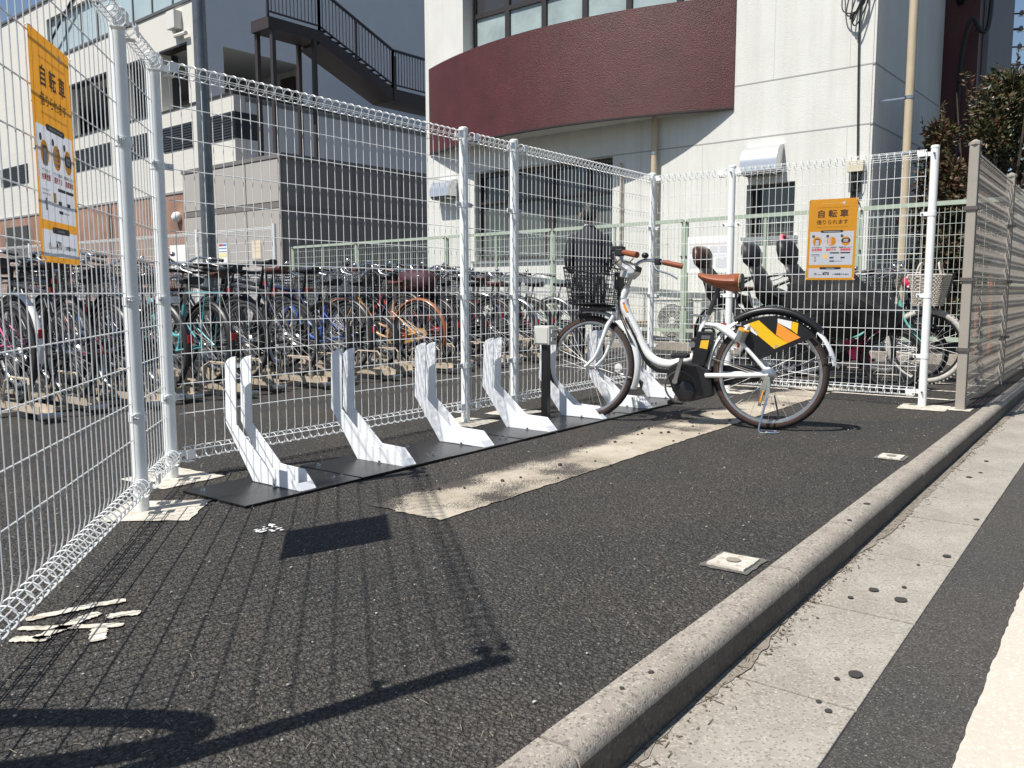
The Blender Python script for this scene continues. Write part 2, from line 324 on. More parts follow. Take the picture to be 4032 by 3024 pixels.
# boundary markers
mk = tag(link('boundary_markers', None), kind='structure')
for x, y, s in ((.365, -2.455, 1.), (2.38, -2.455, .9)):
    pts = []
    for p, q in (((-.085, -.075), (.085, -.075)), ((.085, -.075), (.085, .075)), ((.085, .075), (-.085, .075)), ((-.085, .075), (-.085, -.075))): pts += [(x + a * s, y + b * s) for a, b in jag(p, q, 7, .004)]
    MB().add([(a, b, .004) for a, b in pts], [tuple(range(len(pts)))]).build('marker_bed', concrete('mk_bed', (.10, .095, .085), (.17, .16, .14), (.05, .05, .05)) if 'mk_bed' not in MATS else MATS['mk_bed'], mk)
    pts = []
    for p, q in (((-.062, -.058), (.062, -.058)), ((.062, -.058), (.062, .058)), ((.062, .058), (-.062, .058)), ((-.062, .058), (-.062, -.058))): pts += [(x + a * s, y + b * s) for a, b in jag(p, q, 7, .003)]
    o = MB().prism(pts, .002, .010, 2).build('marker_stone', MATS['footing'], mk)
    d = MB(); blot(d, x, y, .0135, .022, .022, 18, .06); d.build('marker_stud', mat('stud', (.28, .25, .2), .8), mk)
# peeling paint patches
concrete('old_paint', (.55, .50, .42), (.68, .63, .54), (.3, .26, .2), .5, 45)
pp = tag(link('paint_marks', None), kind='structure')
random.seed(5)
def stroke(pts, w):
    c = [Vector(p) for p in bez([(a, b, 0) for a, b in pts], 10)]; l = []; r = []
    for i, p in enumerate(c):
        t = (c[min(i + 1, len(c) - 1)] - c[max(i - 1, 0)]).normalized(); n = Vector((-t.y, t.x, 0)); k = min(1, .55 + min(i, len(c) - 1 - i) * .2)
        l.append(p + n * w * k * random.uniform(.72, 1.15)); r.append(p - n * w * k * random.uniform(.72, 1.15))
    n = len(c)
    MB().add([(p.x, p.y, .005) for p in l + r], [(i, i + 1, n + i + 1, n + i) for i in range(n - 1)]).build('paint_patch', MATS['old_paint'], pp)
stroke([(-1.12, -1.20), (-1.03, -1.225), (-.97, -1.24), (-.90, -1.275)], .017)
stroke([(-.985, -1.305), (-1.03, -1.31), (-1.10, -1.33), (-1.16, -1.345)], .018)
stroke([(-1.155, -1.245), (-1.11, -1.30), (-1.04, -1.375), (-.99, -1.43)], .013)
stroke([(-.99, -1.345), (-.95, -1.365), (-.922, -1.388)], .018)
stroke([(-1.195, -1.30), (-1.17, -1.33), (-1.14, -1.37)], .017)
stroke([(-1.03, -1.40), (-1.06, -1.44), (-1.075, -1.475)], .02)
random.seed(9)
for i in range(16): 
    b = MB(); blot(b, -.235 + random.uniform(-.045, .045) - .02, -1.03 + random.uniform(-.05, .05), .006, random.uniform(.004, .016), random.uniform(.004, .012), 9, .4); b.build('paint_chip', mat('chip', (.82, .80, .78), .7), pp)
# ---------------------------------------------------------------- buildings
random.seed(21)
def siding(name, col, pitch, bump=.6, vert=False, var=.04, axis_scale=1.0, rough=.6):
    m = mat(name, col, rough, 0, var, 1.2); t = m.node_tree; b = t.nodes['Principled BSDF']; N = t.nodes.new; L = t.links.new
    tc = N('ShaderNodeTexCoord'); w = N('ShaderNodeTexWave'); w.wave_type = 'BANDS'; w.bands_direction = 'X' if vert else 'Z'; w.wave_profile = 'SAW'; w.inputs['Scale'].default_value = 1 / pitch * .314159
    L(tc.outputs['Object'], w.inputs['Vector']); bp = N('ShaderNodeBump'); bp.inputs['Strength'].default_value = bump; bp.inputs['Distance'].default_value = .01; L(w.outputs['Fac'], bp.inputs['Height']); L(bp.outputs[0], b.inputs['Normal']); return m
def stucco(name, col, var=.06, bump=.6, bscale=70, rough=.75):
    m = mat(name, col, rough, 0, var, 2.5, bump, bscale); t = m.node_tree; b = t.nodes['Principled BSDF']; N = t.nodes.new; L = t.links.new
    src = b.inputs['Base Color'].links[0].from_socket; tc = N('ShaderNodeTexCoord'); mp = N('ShaderNodeMapping'); mp.inputs['Scale'].default_value = (7, 7, .35); L(tc.outputs['Object'], mp.inputs['Vector'])
    n = N('ShaderNodeTexNoise'); n.inputs['Scale'].default_value = 1; n.inputs['Detail'].default_value = 8; n.inputs['Roughness'].default_value = .65; L(mp.outputs[0], n.inputs['Vector'])
    r = N('ShaderNodeValToRGB'); r.color_ramp.elements[0].position = .34; r.color_ramp.elements[1].position = .56; r.color_ramp.elements[0].color = (.93, .925, .91, 1); r.color_ramp.elements[1].color = (1, 1, 1, 1); L(n.outputs['Fac'], r.inputs[0])
    mx = N('ShaderNodeMix'); mx.data_type = 'RGBA'; mx.blend_type = 'MULTIPLY'; mx.inputs[0].default_value = 1; L(src, mx.inputs[6]); L(r.outputs[0], mx.inputs[7]); L(mx.outputs[2], b.inputs['Base Color']); return m
A1 = math.radians(87.2); W0 = (9.8, 1.9)
M_WALL = stucco('stucco_white', (.70, .70, .66), .05, .6, 110)
M_MAROON = stucco('stucco_maroon', (.088, .019, .019), .25, .9, 75, .45)
M_GROOVE = mat('groove', (.36, .36, .345), .9)
M_FRAME = mat('dark_frame', (.05, .042, .04), .4, .3)
M_GLASS = glassy('dark_glass', (.02, .024, .026), .05)
def frosted(name, col):
    m = mat(name, col, .28, 0, .35, 1.4, .25, 140, spec=.6); return m
M_FROST = frosted('frosted_glass', (.36, .44, .44))
def wallbox(mb, u0, u1, z0, z1, o0, o1, org=W0, ang=A1):
    p = [U(org, ang, u, z, o) for u in (u0, u1) for o in (o0, o1) for z in (z0, z1)]
    return mb.add(p, [(0, 1, 3, 2), (4, 6, 7, 5), (0, 4, 5, 1), (2, 3, 7, 6), (0, 2, 6, 4), (1, 5, 7, 3)])
# left normal of the wall direction (angle 87) points to -X : positive off = towards the camera
B = thing('white_building', 'white rendered building with curved maroon balcony and frosted upper windows', 'building', (9.8, 1.9, 0))
BI = Matrix.Translation((-9.8, -1.9, 0))
def part(name, mb, m, parent, smooth=False, bevel=0):
    """mesh given in world coordinates, parented to a thing standing at parent's location"""
    base = parent
    off = Vector((0, 0, 0))
    while base: off += base.location; base = base.parent
    mb.v = [(v[0] - off.x, v[1] - off.y, v[2] - off.z) for v in mb.v]
    return mb.build(name, m, parent, smooth, bevel)
ULEFT, URIGHT, HB = 5.83, -2.35, 9.2
w = MB()
# front wall with openings: big window (u 1.6..4.6, z 1.39..2.98), small window, upper recess (u -.45..4.85, z 4.9..6.6)
cols = [URIGHT, -1.39, -.68, -.45, 1.6, 4.6, 4.85, ULEFT]
rows = [-.2, 1.39, 1.60, 2.34, 2.98, 4.9, 6.7, HB]
for i in range(len(cols) - 1):
    for j in range(len(rows) - 1):
        uc = (cols[i] + cols[i + 1]) / 2; zc = (rows[j] + rows[j + 1]) / 2
        if 1.6 < uc < 4.6 and 1.39 < zc < 2.98: continue
        if -1.39 < uc < -.68 and 1.60 < zc < 2.34: continue
        if -.45 < uc < 4.85 and 4.9 < zc < 6.7: continue
        wallbox(w, cols[i], cols[i + 1], rows[j], rows[j + 1], -.35, 0)
part('wall', w, M_WALL, B)
w = MB(); wallbox(w, URIGHT + .002, ULEFT - .002, -.2, HB - .02, -8, -.36); part('building_core', w, mat('core', (.45, .46, .46), .8), B)
# side wall sheet facing right, a touch proud of the core
w = MB(); wallbox(w, URIGHT - .03, URIGHT - .001, -.2, HB, -3.4, -.01); part('side_wall', w, M_WALL, B)
for z in (3.745, 2.99):
    w = MB(); wallbox(w, URIGHT - .004, ULEFT, z - .009, z + .009, -.01, .0025); wallbox(w, URIGHT - .0325, URIGHT - .006, z - .012, z + .012, -3.3, .0); part('wall_joint', w, M_GROOVE, B)
for u, z0, z1 in ((-1.03, 3.76, HB), (-2.06, 3.76, HB), (.03, 0, 2.975), (-2.06, 0, 2.975), (1.08, 2.0, 2.975), (1.08, 3.0, 3.4), (5.0, 0, 2.97)):
    w = MB(); wallbox(w, u - .004, u + .004, z0, z1, -.01, .0018); part('wall_joint', w, mat('joint_fine', (.52, .52, .49), .9), B)
# curved balcony
w = MB(); n = 28; out = []; inn = []
for i in range(n + 1):
    t = i / n; u = -.45 + 6.17 * t; o = .02 + .62 * (1 - (2 * t - 1) ** 2)
    out.append((u, o)); inn.append((u, max(-.02, o - .16)))
for i in range(n):
    q = [U(W0, A1, *out[i][:1], z, out[i][1]) for z in (3.45, 5.0)] + [U(W0, A1, out[i + 1][0], z, out[i + 1][1]) for z in (3.45, 5.0)]
    r = [U(W0, A1, inn[i][0], z, inn[i][1]) for z in (3.45, 5.0)] + [U(W0, A1, inn[i + 1][0], z, inn[i + 1][1]) for z in (3.45, 5.0)]
    w.add(q + r, [(0, 1, 3, 2), (4, 6, 7, 5), (1, 5, 7, 3), (0, 2, 6, 4)] + ([(0, 4, 5, 1)] if i == 0 else []) + ([(2, 3, 7, 6)] if i == n - 1 else []))
bal = part('balcony', w, M_MAROON, B, smooth=30)
w = MB(); vs = [U(W0, A1, u, 3.47, o - .03) for u, o in out] + [U(W0, A1, u, 3.62, o - .03) for u, o in out]
k = n + 1; w.add(vs, [tuple(range(k)), tuple(range(2 * k - 1, k - 1, -1))] + [(i, i + 1, k + i + 1, k + i) for i in range(k - 1)])
part('balcony_floor', w, mat('soffit', (.62, .62, .60), .8, 0, .08, 3), bal)
w = MB()
for i in range(n):
    a, b = out[i], out[i + 1]; p = [U(W0, A1, u, z, o + dd) for (u, o) in (a, b) for z in (3.425, 3.452) for dd in (.008, -.05)]
    w.add(p, [(0, 1, 3, 2), (4, 6, 7, 5), (0, 4, 5, 1), (2, 3, 7, 6), (0, 2, 6, 4), (1, 5, 7, 3)])
part('drip_edge', w, mat('drip', (.03, .018, .018), .5), bal)
# upper recessed windows
w = MB(); wallbox(w, -.449, 4.849, 4.6, 6.69, -.349, -.345); part('recess_back', w, M_FRAME, B)
edges = [4.82, 4.02, 3.2, 2.35, 1.5, .6, -.3]
for a, b in zip(edges[:-1], edges[1:]):
    f = MB()
    for (u0, u1, z0, z1) in ((b, b + .05, 4.92, 6.6), (a - .05, a, 4.92, 6.6), (b + .05, a - .05, 4.92, 4.98), (b + .05, a - .05, 5.78, 5.86), (b + .05, a - .05, 6.53, 6.6)): wallbox(f, u0, u1, z0, z1, -.34, -.26)
    fo = part('upper_window', f, M_FRAME, B)
    g = MB(); wallbox(g, b + .05, a - .05, 4.98, 5.78, -.32, -.30); part('pane', g, M_FROST, fo)
    g = MB(); wallbox(g, b + .05, a - .05, 5.86, 6.53, -.32, -.30); part('pane', g, mat('upper_dark', (.05, .05, .055), .15), fo)
# big ground window
f = MB()
for u0, u1, z0, z1 in ((1.6, 1.66, 1.39, 2.98), (4.54, 4.6, 1.39, 2.98), (1.66, 4.54, 1.39, 1.45), (1.66, 4.54, 2.90, 2.98), (3.74, 3.90, 1.45, 2.90), (2.86, 3.06, 1.45, 2.90), (2.15, 2.19, 1.45, 2.9), (1.66, 4.54, 2.42, 2.46)): wallbox(f, u0, u1, z0, z1, -.24, -.12)
fo = part('shop_window', f, M_FRAME, B)
gz = mat('shop_glass', (.03, .035, .036), .12, 0, .6, 2.2, spec=.7)
for u0, u1 in ((1.66, 2.15), (2.19, 2.86), (3.06, 3.74), (3.90, 4.54)):
    for z0, z1, mm in ((1.45, 2.42, frosted('frost_dark', (.085, .10, .095))), (2.46, 2.9, gz)):
        g = MB(); wallbox(g, u0, u1, z0, z1, -.20, -.18); part('pane', g, mm, fo)
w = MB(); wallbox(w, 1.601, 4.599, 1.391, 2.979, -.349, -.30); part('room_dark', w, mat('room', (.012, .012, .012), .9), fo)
w = MB(); wallbox(w, 1.55, 4.65, 1.34, 1.388, -.1, .04); part('window_sill', w, M_ALU, fo)
# small window
f = MB()
for u0, u1, z0, z1 in ((-1.39, -1.34, 1.6, 2.34), (-.73, -.68, 1.6, 2.34), (-1.34, -.73, 1.6, 1.65), (-1.34, -.73, 2.29, 2.34), (-.80, -.77, 1.65, 2.29)): wallbox(f, u0, u1, z0, z1, -.2, -.1)
fo = part('small_window', f, M_FRAME, B)
g = MB(); wallbox(g, -1.34, -.73, 1.65, 2.29, -.17, -.15); part('pane', g, M_GLASS, fo)
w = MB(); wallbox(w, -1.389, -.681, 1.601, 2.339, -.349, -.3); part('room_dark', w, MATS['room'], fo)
w = MB(); wallbox(w, -1.44, -.63, 1.55, 1.598, -.08, .05); part('window_sill', w, M_ALU, fo)
# ventilation hoods
def hood(name, label, u0, u1, z0, z1, dp):
    c = U(W0, A1, (u0 + u1) / 2, z0, 0); h = thing(name, label, 'vent', tuple(c), A1 - PI / 2)
    L_ = abs(u1 - u0) / 2; H = z1 - z0   # local: -x away from the wall, y along it
    pr = [(0, 0), (-dp, 0), (-dp, H * .35)] + [(-dp * math.cos(a) * .98, H * .35 + H * .65 * math.sin(a)) for a in (.35, .7, 1.05, 1.35)] + [(0, H)]
    MB().prism(pr, -L_, L_, 1).build('hood_shell', mat('hood_metal', (.70, .71, .72), .3, .75, .06, 4), h, smooth=30)
    MB().prism([(-.005, -.03), (-dp + .01, -.03), (-dp + .01, .002), (-.005, .002)], -L_ + .02, L_ - .02, 1).build('hood_grille', M_FRAME, h)
    for i in range(7): MB().bar((-.02, -L_ + .05 + i * (2 * L_ - .1) / 6, -.045), (-dp + .02, -L_ + .05 + i * (2 * L_ - .1) / 6, -.045), .006, .025).build('slat', M_ALU, h)
    return h
hood('vent_hood', 'shiny metal vent hood above the small dark window of the white building', -.68, -1.21, 2.49, 2.86, .26)
hood('vent_hood', 'white metal vent hood low on the left end of the white building', 5.5, 5.02, 2.6, 2.92, .26)
# pipes and cables
def pipe(name, label, cat, pts, r, m, bands=()):
    base = Vector(pts[-1]); o = thing(name, label, cat, tuple(base))
    MB().tube([Vector(p) - base for p in pts], r, 12).build('pipe', m, o, smooth=50)
    for z in bands: 
        x, y = pts[0][0], pts[0][1]
        MB().cyl((x - base.x, y - base.y, z - .02 - base.z), (x - base.x, y - base.y, z + .02 - base.z), r + .006, n=12).build('pipe_clamp', M_STEEL, o)
        d = Vector((1, .1, 0)) if y > 0 else Vector((0, 3.2, 0))
        MB().bar((x - base.x, y - base.y, z - base.z), (x - base.x + d.x * .12, y - base.y + d.y * .12, z - base.z), .012, .02).build('clamp_arm', M_STEEL, o)
    return o
M_PIPE = mat('pipe_beige', (.52, .43, .30), .5, 0, .12, 5)
q = U(W0, A1, .79, 0, .09)
pipe('downpipe', 'beige downpipe under the maroon balcony down the white wall', 'pipe', [(q.x, q.y, 3.5), (q.x, q.y, 0)], .048, M_PIPE, (2.93, 1.6))
q = Vector((9.90, -.86, 0))
pipe('downpipe', 'tall beige downpipe on the shaded side wall of the white building', 'pipe', [(q.x, q.y, 8), (q.x, q.y, 0)], .055, M_PIPE, (5.1, 3.3, 2.6, 1.2))
q = U(W0, A1, 1.41, 0, .05)
pipe('conduit', 'thin peeling conduit pipe beside the dark ground floor window', 'pipe', [(q.x, q.y, 2.85), (q.x, q.y, 0)], .022, mat('peeling', (.50, .42, .32), .8, 0, .5, 18), (2.2,))
cb = thing('wall_cable', 'black cable hanging down the white wall to the meter box', 'cable', tuple(U(W0, A1, -2.2, 2.5, .03)))
c0 = U(W0, A1, -2.2, 2.5, .03)
def wpts(l): return [U(W0, A1, u, z, o) - c0 for u, z, o in l]
MB().tube(bez(wpts([(-2.18, 6.2, .06), (-2.20, 5.0, .03), (-2.17, 4.3, .03), (-2.19, 3.4, .03), (-2.22, 2.5, .03)]), 6), .011, 6).build('cable', M_BLACK, cb)
for i in range(5):
    a = i * .2
    MB().tube(bez(wpts([(-1.95 - .1 * i, 4.7, .05), (-1.98 - .05 * i, 4.45 - .05 * i, .12), (-2.12, 4.38 - .02 * i, .14), (-2.25, 4.5 + .03 * i, .1), (-2.22, 4.75, .05)]), 6), .009, 5).build('cable_loop', M_BLACK, cb)
MB().bar(*wpts([(-2.1, 4.72, .04), (-2.28, 4.72, .04)]), .06, .12).build('bracket', M_STEEL, cb)
mb_ = thing('meter_box', 'cream meter box with dangling cables near the building corner', 'box', tuple(U(W0, A1, -2.21, 2.38, .0)), A1 - PI / 2)
MB().box(-.10, 0, -.105, .105, 0, .14).build('case', mat('cream_plastic', (.62, .55, .42), .5), mb_, bevel=.006)
MB().box(-.075, 0, -.06, .08, -.26, -.02).build('meter', M_BLACK, mb_, bevel=.01)
for i in range(4): MB().tube(bez([(-.05, -.08 + .045 * i, 0), (-.10, -.07 + .03 * i, -.12), (-.05, .05 - .02 * i, -.3), (-.02, .03 - .03 * i, -.42)], 5), .008, 5).build('cable', M_BLACK, mb_)
# maroon wing behind, right
Bm = thing('maroon_wing', 'maroon rendered wing in shade behind the shrub at right', 'building', (13.2, -.6, 0))
MB().box(0, 3.2, -.52, 3, -.2, 11).build('wall', M_MAROON, Bm)
MB().box(.4, 3.25, -.60, -.522, -.2, 11).build('side_wall', mat('grey_render', (.22, .22, .23), .8, 0, .1, 2), Bm)
ins = MB().tube(bez([(-.16, -.30, 4.1), (-.22, -.36, 4.7), (-.25, -.46, 5.0), (-.2, -.58, 4.8), (-.1, -.66, 4.9), (0, -.68, 5.6)], 6), .035, 7).build('cable_bundle', M_BLACK, Bm)
MB().tube([(-.1, -.30, 0), (-.1, -.30, 4.2)], .03, 7).build('cable_pipe', M_BLACK, Bm)
MB().cyl((-.02, -.24, 5.35), (-.22, -.28, 5.45), .06, .045, 8).build('insulator', M_BLACK, Bm)
for i, zz in enumerate((5.7, 5.5)): MB().tube(bez([(-.2, -.30, zz - .1), (-.3, -.5, zz), (-.25, -.66, zz - .15)], 5), .02, 6).build('cable', mat('cable_yellow', (.7, .6, .1), .5) if i else M_WHITE, Bm)

# ---- left complex: main building with louvers, grey annex, steel stair
A2 = math.radians(87); M0 = (12., 16.6)
Bl = thing('siding_building', 'cream sided building with dark louvre bands behind the left fence', 'building', (12, 16.6, 0))
M_SID = siding('siding_cream', (.66, .64, .58), .14, .5)
M_SIDU = mat('upper_cream', (.66, .64, .58), .6, 0, .04, 2, .2, 30)
def mw(mb, u0, u1, z0, z1, o0, o1): return wallbox(mb, u0, u1, z0, z1, o0, o1, M0, A2)
w = MB(); mw(w, -.12, 30, 3.74, 6.15, -.35, 0); mw(w, -.118, 30, -.1, 3.73, -.38, -.02)
wall = part('wall', w, M_SID, Bl)
w = MB(); mw(w, 2.4, 30, -.1, 3.735, -.018, .03); part('brick_base', w, siding('brick_stone', (.40, .235, .17), .09, 1.0, False, .35), Bl)
w = MB(); mw(w, 2.35, 30, 3.737, 3.80, -.01, .06); part('base_trim', w, mat('trim_grey', (.3, .29, .28), .6), Bl)
w = MB(); mw(w, -.12, -.05, 3.74, 6.15, -9, -.36); mw(w, .0, 30, -.1, 3.6, -9, -.4); part('side_wall', w, mat('side_grey', (.62, .64, .66), .75, 0, .05, 2), Bl)
w = MB(); mw(w, -.12, 30, 6.0, 6.14, -9, -.36); part('deck', w, mat('deck', (.3, .3, .3), .8), Bl)
# upper storey, set back at the corner, with openings
ops = [(2.15, 3.7), (4.55, 6.05), (7.16, 10.1), (11.3, 13.2)]
w = MB(); mw(w, 1.75, 30, 7.92, 8.98, -.35, 0); mw(w, 1.75, 30, 6.152, 6.19, -.35, -.002)
prev = 1.75
for a, b in ops + [(30, 30)]:
    mw(w, prev, a, 6.19, 7.92, -.35, -.001); prev = b
mw(w, 1.75, 30, 10.4, 11, -.35, -.003)
mw(w, 11.5, 30, 8.98, 10.4, -.35, -.002)
part('upper_wall', w, M_SIDU, Bl)
w = MB(); mw(w, 1.75, 1.80, 7.92, 14, -12, -.36); mw(w, 1.75, 1.80, 6.15, 7.92, -.9, -.36); mw(w, 1.75, 1.80, 6.15, 7.92, -12, -3.6); part('upper_side_wall', w, MATS['side_grey'], Bl)
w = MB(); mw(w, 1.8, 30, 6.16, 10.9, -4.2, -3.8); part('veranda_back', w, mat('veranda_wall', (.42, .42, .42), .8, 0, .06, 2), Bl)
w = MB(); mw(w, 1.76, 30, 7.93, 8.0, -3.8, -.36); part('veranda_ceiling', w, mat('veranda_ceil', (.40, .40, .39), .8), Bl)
for a, b in ((2.3, 3), (5, 6.5), (8, 12)): w = MB(); mw(w, a, b, 6.2, 7.7, -3.79, -3.7); part('veranda_door', w, M_FRAME, Bl)
for a, b in ((3.75, 4.5), (6.1, 7.1)): w = MB(); mw(w, a, b, 6.19, 7.9, -.6, -.36); part('veranda_screen', w, mat('screen_dark', (.05, .05, .055), .6), Bl)
for a, b in ops:
    w = MB(); mw(w, a, b, 7.86, 7.918, -.3, .02); part('opening_trim', w, M_FRAME, Bl); w = MB(); mw(w, a - .03, b + .03, 6.15, 6.188, -.3, .03); part('opening_sill', w, M_FRAME, Bl)
    for i in range(int((b - a) / .28)):
        w = MB(); mw(w, a + .2 + i * .28, a + .235 + i * .28, 6.19, 7.86, -.9, -.84); part('veranda_bar', w, M_FRAME, Bl)
M_LOUV = mat('louvre_dark', (.035, .038, .045), .45, .2)
for a, b in ((-.2, 1.34), (2.01, 3.71), (4.63, 6.0), (7.07, 10.04), (10.9, 12.9), (13.94, 16.6), (17.6, 20)):
    w = MB(); mw(w, a, b, 5.0, 5.70, .003, .02); lo = part('louvre', w, M_LOUV, Bl)
    for i in range(9):
        w = MB(); z = 5.03 + i * .074; mw(w, a + .02, b - .02, z, z + .045, .02, .05); part('blade', w, M_LOUV, lo)
w = MB(); mw(w, -.125, -.118, 5.0, 5.7, -.9, .02); part('louvre', w, M_LOUV, Bl)
w = MB(); mw(w, -.14, 2.1, 6.15, 6.21, -.36, .03); mw(w, -.14, -.04, 6.15, 6.21, -9, -.36); part('parapet_cap', w, M_FRAME, Bl)
# glazed roof screen and edges
gl = mat('screen_glass', (.42, .52, .54), .18, 0, .12, .8, spec=.6)
for i in range(8):
    w = MB(); a = 1.9 + i * 1.2; mw(w, a, a + 1.16, 9.07, 10.39, -.2, -.15); part('glass_panel', w, gl, Bl)
w = MB(); mw(w, 1.75, 11.5, 8.98, 9.06, -.36, .04); mw(w, 1.75, 30, 11, 11.08, -.4, .05)
for i in range(9): mw(w, 1.84 + i * 1.2, 1.90 + i * 1.2, 9.06, 10.4, -.22, -.12)
part('dark_trim', w, mat('trim_dark', (.10, .10, .10), .5), Bl)
w = MB(); mw(w, 2.35, 2.78, 8.3, 8.8, .0, .25); wb = part('wall_unit', w, mat('unit_white', (.66, .65, .62), .5), Bl, bevel=.02)
w = MB().tube([U(M0, A2, 2.6, 8.3, .12), U(M0, A2, 2.55, 8.12, .12), U(M0, A2, 1.95, 8.1, .12)], .06, 8); part('unit_duct', w, MATS['unit_white'], Bl)
w = MB().tube([U(M0, A2, 13, 8.6, .03), U(M0, A2, 10, 10.2, .05), U(M0, A2, 8.5, 11, .03)], .04, 6); part('roof_cable', w, M_BLACK, Bl)
w = MB().tube([U(M0, A2, 6.5, 6.1, .05), U(M0, A2, 6.5, 3.8, .05)], .05, 8); part('gutter_pipe', w, mat('gpipe', (.55, .53, .48), .5), Bl)
w = MB().tube([U(M0, A2, 7.3, 3.7, .07), U(M0, A2, 7.3, .1, .07)], .05, 8); part('gutter_pipe', w, mat('gpipe2', (.12, .07, .05), .5), Bl)
w = MB().ell(U(M0, A2, 2.95, 3.05, .1), .16, .16, .16, 10, 6); part('vent_cap', w, M_WHITE, Bl, smooth=True)
for a, b, z0, z1 in ((12.3, 13.6, .2, 2.4), (14.2, 16.5, 2.2, 3.4)):
    w = MB(); mw(w, a, b, z0, z1, .032, .06); part('doorway', w, M_FRAME, Bl)
# grey annex
G0 = (11.3, 13.9)
Ba = thing('grey_annex', 'flat roofed grey panel annex behind the bicycle lot', 'building', (11.3, 13.9, 0))
def gw(mb, u0, u1, z0, z1, o0, o1): return wallbox(mb, u0, u1, z0, z1, o0, o1, G0, A2)
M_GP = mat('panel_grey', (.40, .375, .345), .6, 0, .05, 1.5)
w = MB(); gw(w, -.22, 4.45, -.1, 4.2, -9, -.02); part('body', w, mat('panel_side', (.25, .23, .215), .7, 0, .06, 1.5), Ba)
for a, b in ((-.12, 1.3), (1.32, 2.85), (2.87, 4.44)):
    for z0, z1 in ((0, 2.9), (3.08, 4.1)):
        w = MB(); gw(w, a, b - .02, z0, z1, -.018, .01); part('panel', w, M_GP, Ba)
w = MB(); gw(w, -.24, 4.46, 2.92, 3.06, -.018, .004); gw(w, -.25, 4.47, 4.12, 4.22, -.03, .03); gw(w, -.24, -.14, -.1, 4.2, -.04, .02); part('trim', w, mat('annex_trim', (.17, .155, .145), .6), Ba)
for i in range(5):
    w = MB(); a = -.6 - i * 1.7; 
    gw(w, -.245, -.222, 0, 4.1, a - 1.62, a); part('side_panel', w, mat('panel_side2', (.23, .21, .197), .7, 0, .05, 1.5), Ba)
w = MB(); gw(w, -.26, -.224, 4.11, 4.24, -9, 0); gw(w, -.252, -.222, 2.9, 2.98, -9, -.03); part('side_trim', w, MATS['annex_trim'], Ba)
# steel stair
St = thing('steel_stair', 'dark brown steel outside stair with railings above the grey annex', 'stairs', (12, 15.3, 4.2))
SO = (12., 15.3); A3 = math.radians(-3)
M_ST = mat('stair_steel', (.055, .042, .040), .5, .3, .1, 3)
def sp_(s, z, o=0): return U(SO, A3, s, z, o)
def flight(p, q, o0, o1, th):
    m = MB(); a0, a1, b0, b1 = sp_(p[0], p[1], o0), sp_(p[0], p[1], o1), sp_(q[0], q[1], o0), sp_(q[0], q[1], o1); dz = Vector((0, 0, -th))
    return m.add([a0, a1, b1, b0, a0 + dz, a1 + dz, b1 + dz, b0 + dz], [(0, 1, 2, 3), (7, 6, 5, 4), (0, 4, 5, 1), (1, 5, 6, 2), (2, 6, 7, 3), (3, 7, 4, 0)])
part('landing', flight((.30, 8.02), (1.95, 8.02), 0, .8, .30), M_ST, St)
part('flight', flight((1.95, 8.02), (4.65, 6.95), 0, .95, .36), M_ST, St)
part('landing', flight((4.65, 6.95), (9, 6.95), 0, .95, .36), M_ST, St)
for i in range(11):
    t = i / 10; part('tread', flight((1.95 + 2.5 * t, 8.06 - 1.0 * t), (2.2 + 2.5 * t, 8.06 - 1.0 * t), .05, .9, .03), M_ST, St)
for s, z0, z1, o in ((.45, 4.2, 7.75, .05), (.45, 4.2, 7.75, .75), (1.78, 4.2, 7.75, .05), (1.78, 4.2, 7.75, .75), (4.7, 6.6, 7.9, .03)):
    part('column', MB().bar(sp_(s, z0, o), sp_(s, z1, o), .11, .11), M_ST, St)
rails = [((.30, 8.02), (1.95, 8.02)), ((1.95, 8.02), (4.65, 6.95)), ((4.65, 6.95), (8, 6.95))]
for p, q in rails:
    part('hand_rail', MB().bar(sp_(p[0], p[1] + 1.12, .02), sp_(q[0], q[1] + 1.12, .02), .05, .07), M_ST, St)
    part('bottom_rail', MB().bar(sp_(p[0], p[1] + .12, .02), sp_(q[0], q[1] + .12, .02), .04, .04), M_ST, St)
    n = int((q[0] - p[0]) / .115)
    for i in range(n + 1):
        t = i / n; big = i in (0, n) or (i == n // 2 and n > 20); s = p[0] + (q[0] - p[0]) * t; z = p[1] + (q[1] - p[1]) * t
        part('rail_post' if big else 'baluster', MB().bar(sp_(s, z + (.0 if big else .12), .02), sp_(s, z + 1.12, .02), .06 if big else .018, .06 if big else .018), M_ST, St)
# ---------------------------------------------------------------- white mesh fences
RW = .0024
def vwire_mesh(m, side, ztop=1.772, zbot=.105, r=.029, rw=.0019, ring=True):
    pts = []
    c = side * .018
    def ringpts(zc, s0, s1, n=14): return [(0, c + r * math.cos(a), zc + r * math.sin(a)) for a in [s0 + (s1 - s0) * i / n for i in range(n + 1)]]
    k = 1 if side > 0 else 0
    # bottom ring, straight wire, top ring (the ring closes on the side of the walkway)
    a_in = PI if side > 0 else 0
    if ring:
        b = ringpts(zbot, a_in + side * 5.4, a_in, 16); t = ringpts(ztop, a_in, a_in - side * 5.4 * -1 if False else a_in - side * 5.4, 16)
        b = [(p[0] + .004 * (1 - i / 16), p[1], p[2]) for i, p in enumerate(b)]; t = [(p[0] + .004 * (i / 16), p[1], p[2]) for i, p in enumerate(t)]
        pts = b + [(0, 0, zbot + .05), (0, 0, zbot + .09), (0, 0, ztop - .10), (0, 0, ztop - .055)] + t
    else: pts = [(0, 0, zbot), (0, 0, ztop)]
    n_ = len(pts); rr_ = [(.0024 if (i < 17 or i > n_ - 18) and ring else rw) for i in range(n_)]
    return MB().tube(pts, rr_, 5).mesh('vertical_wire', m, smooth=60)
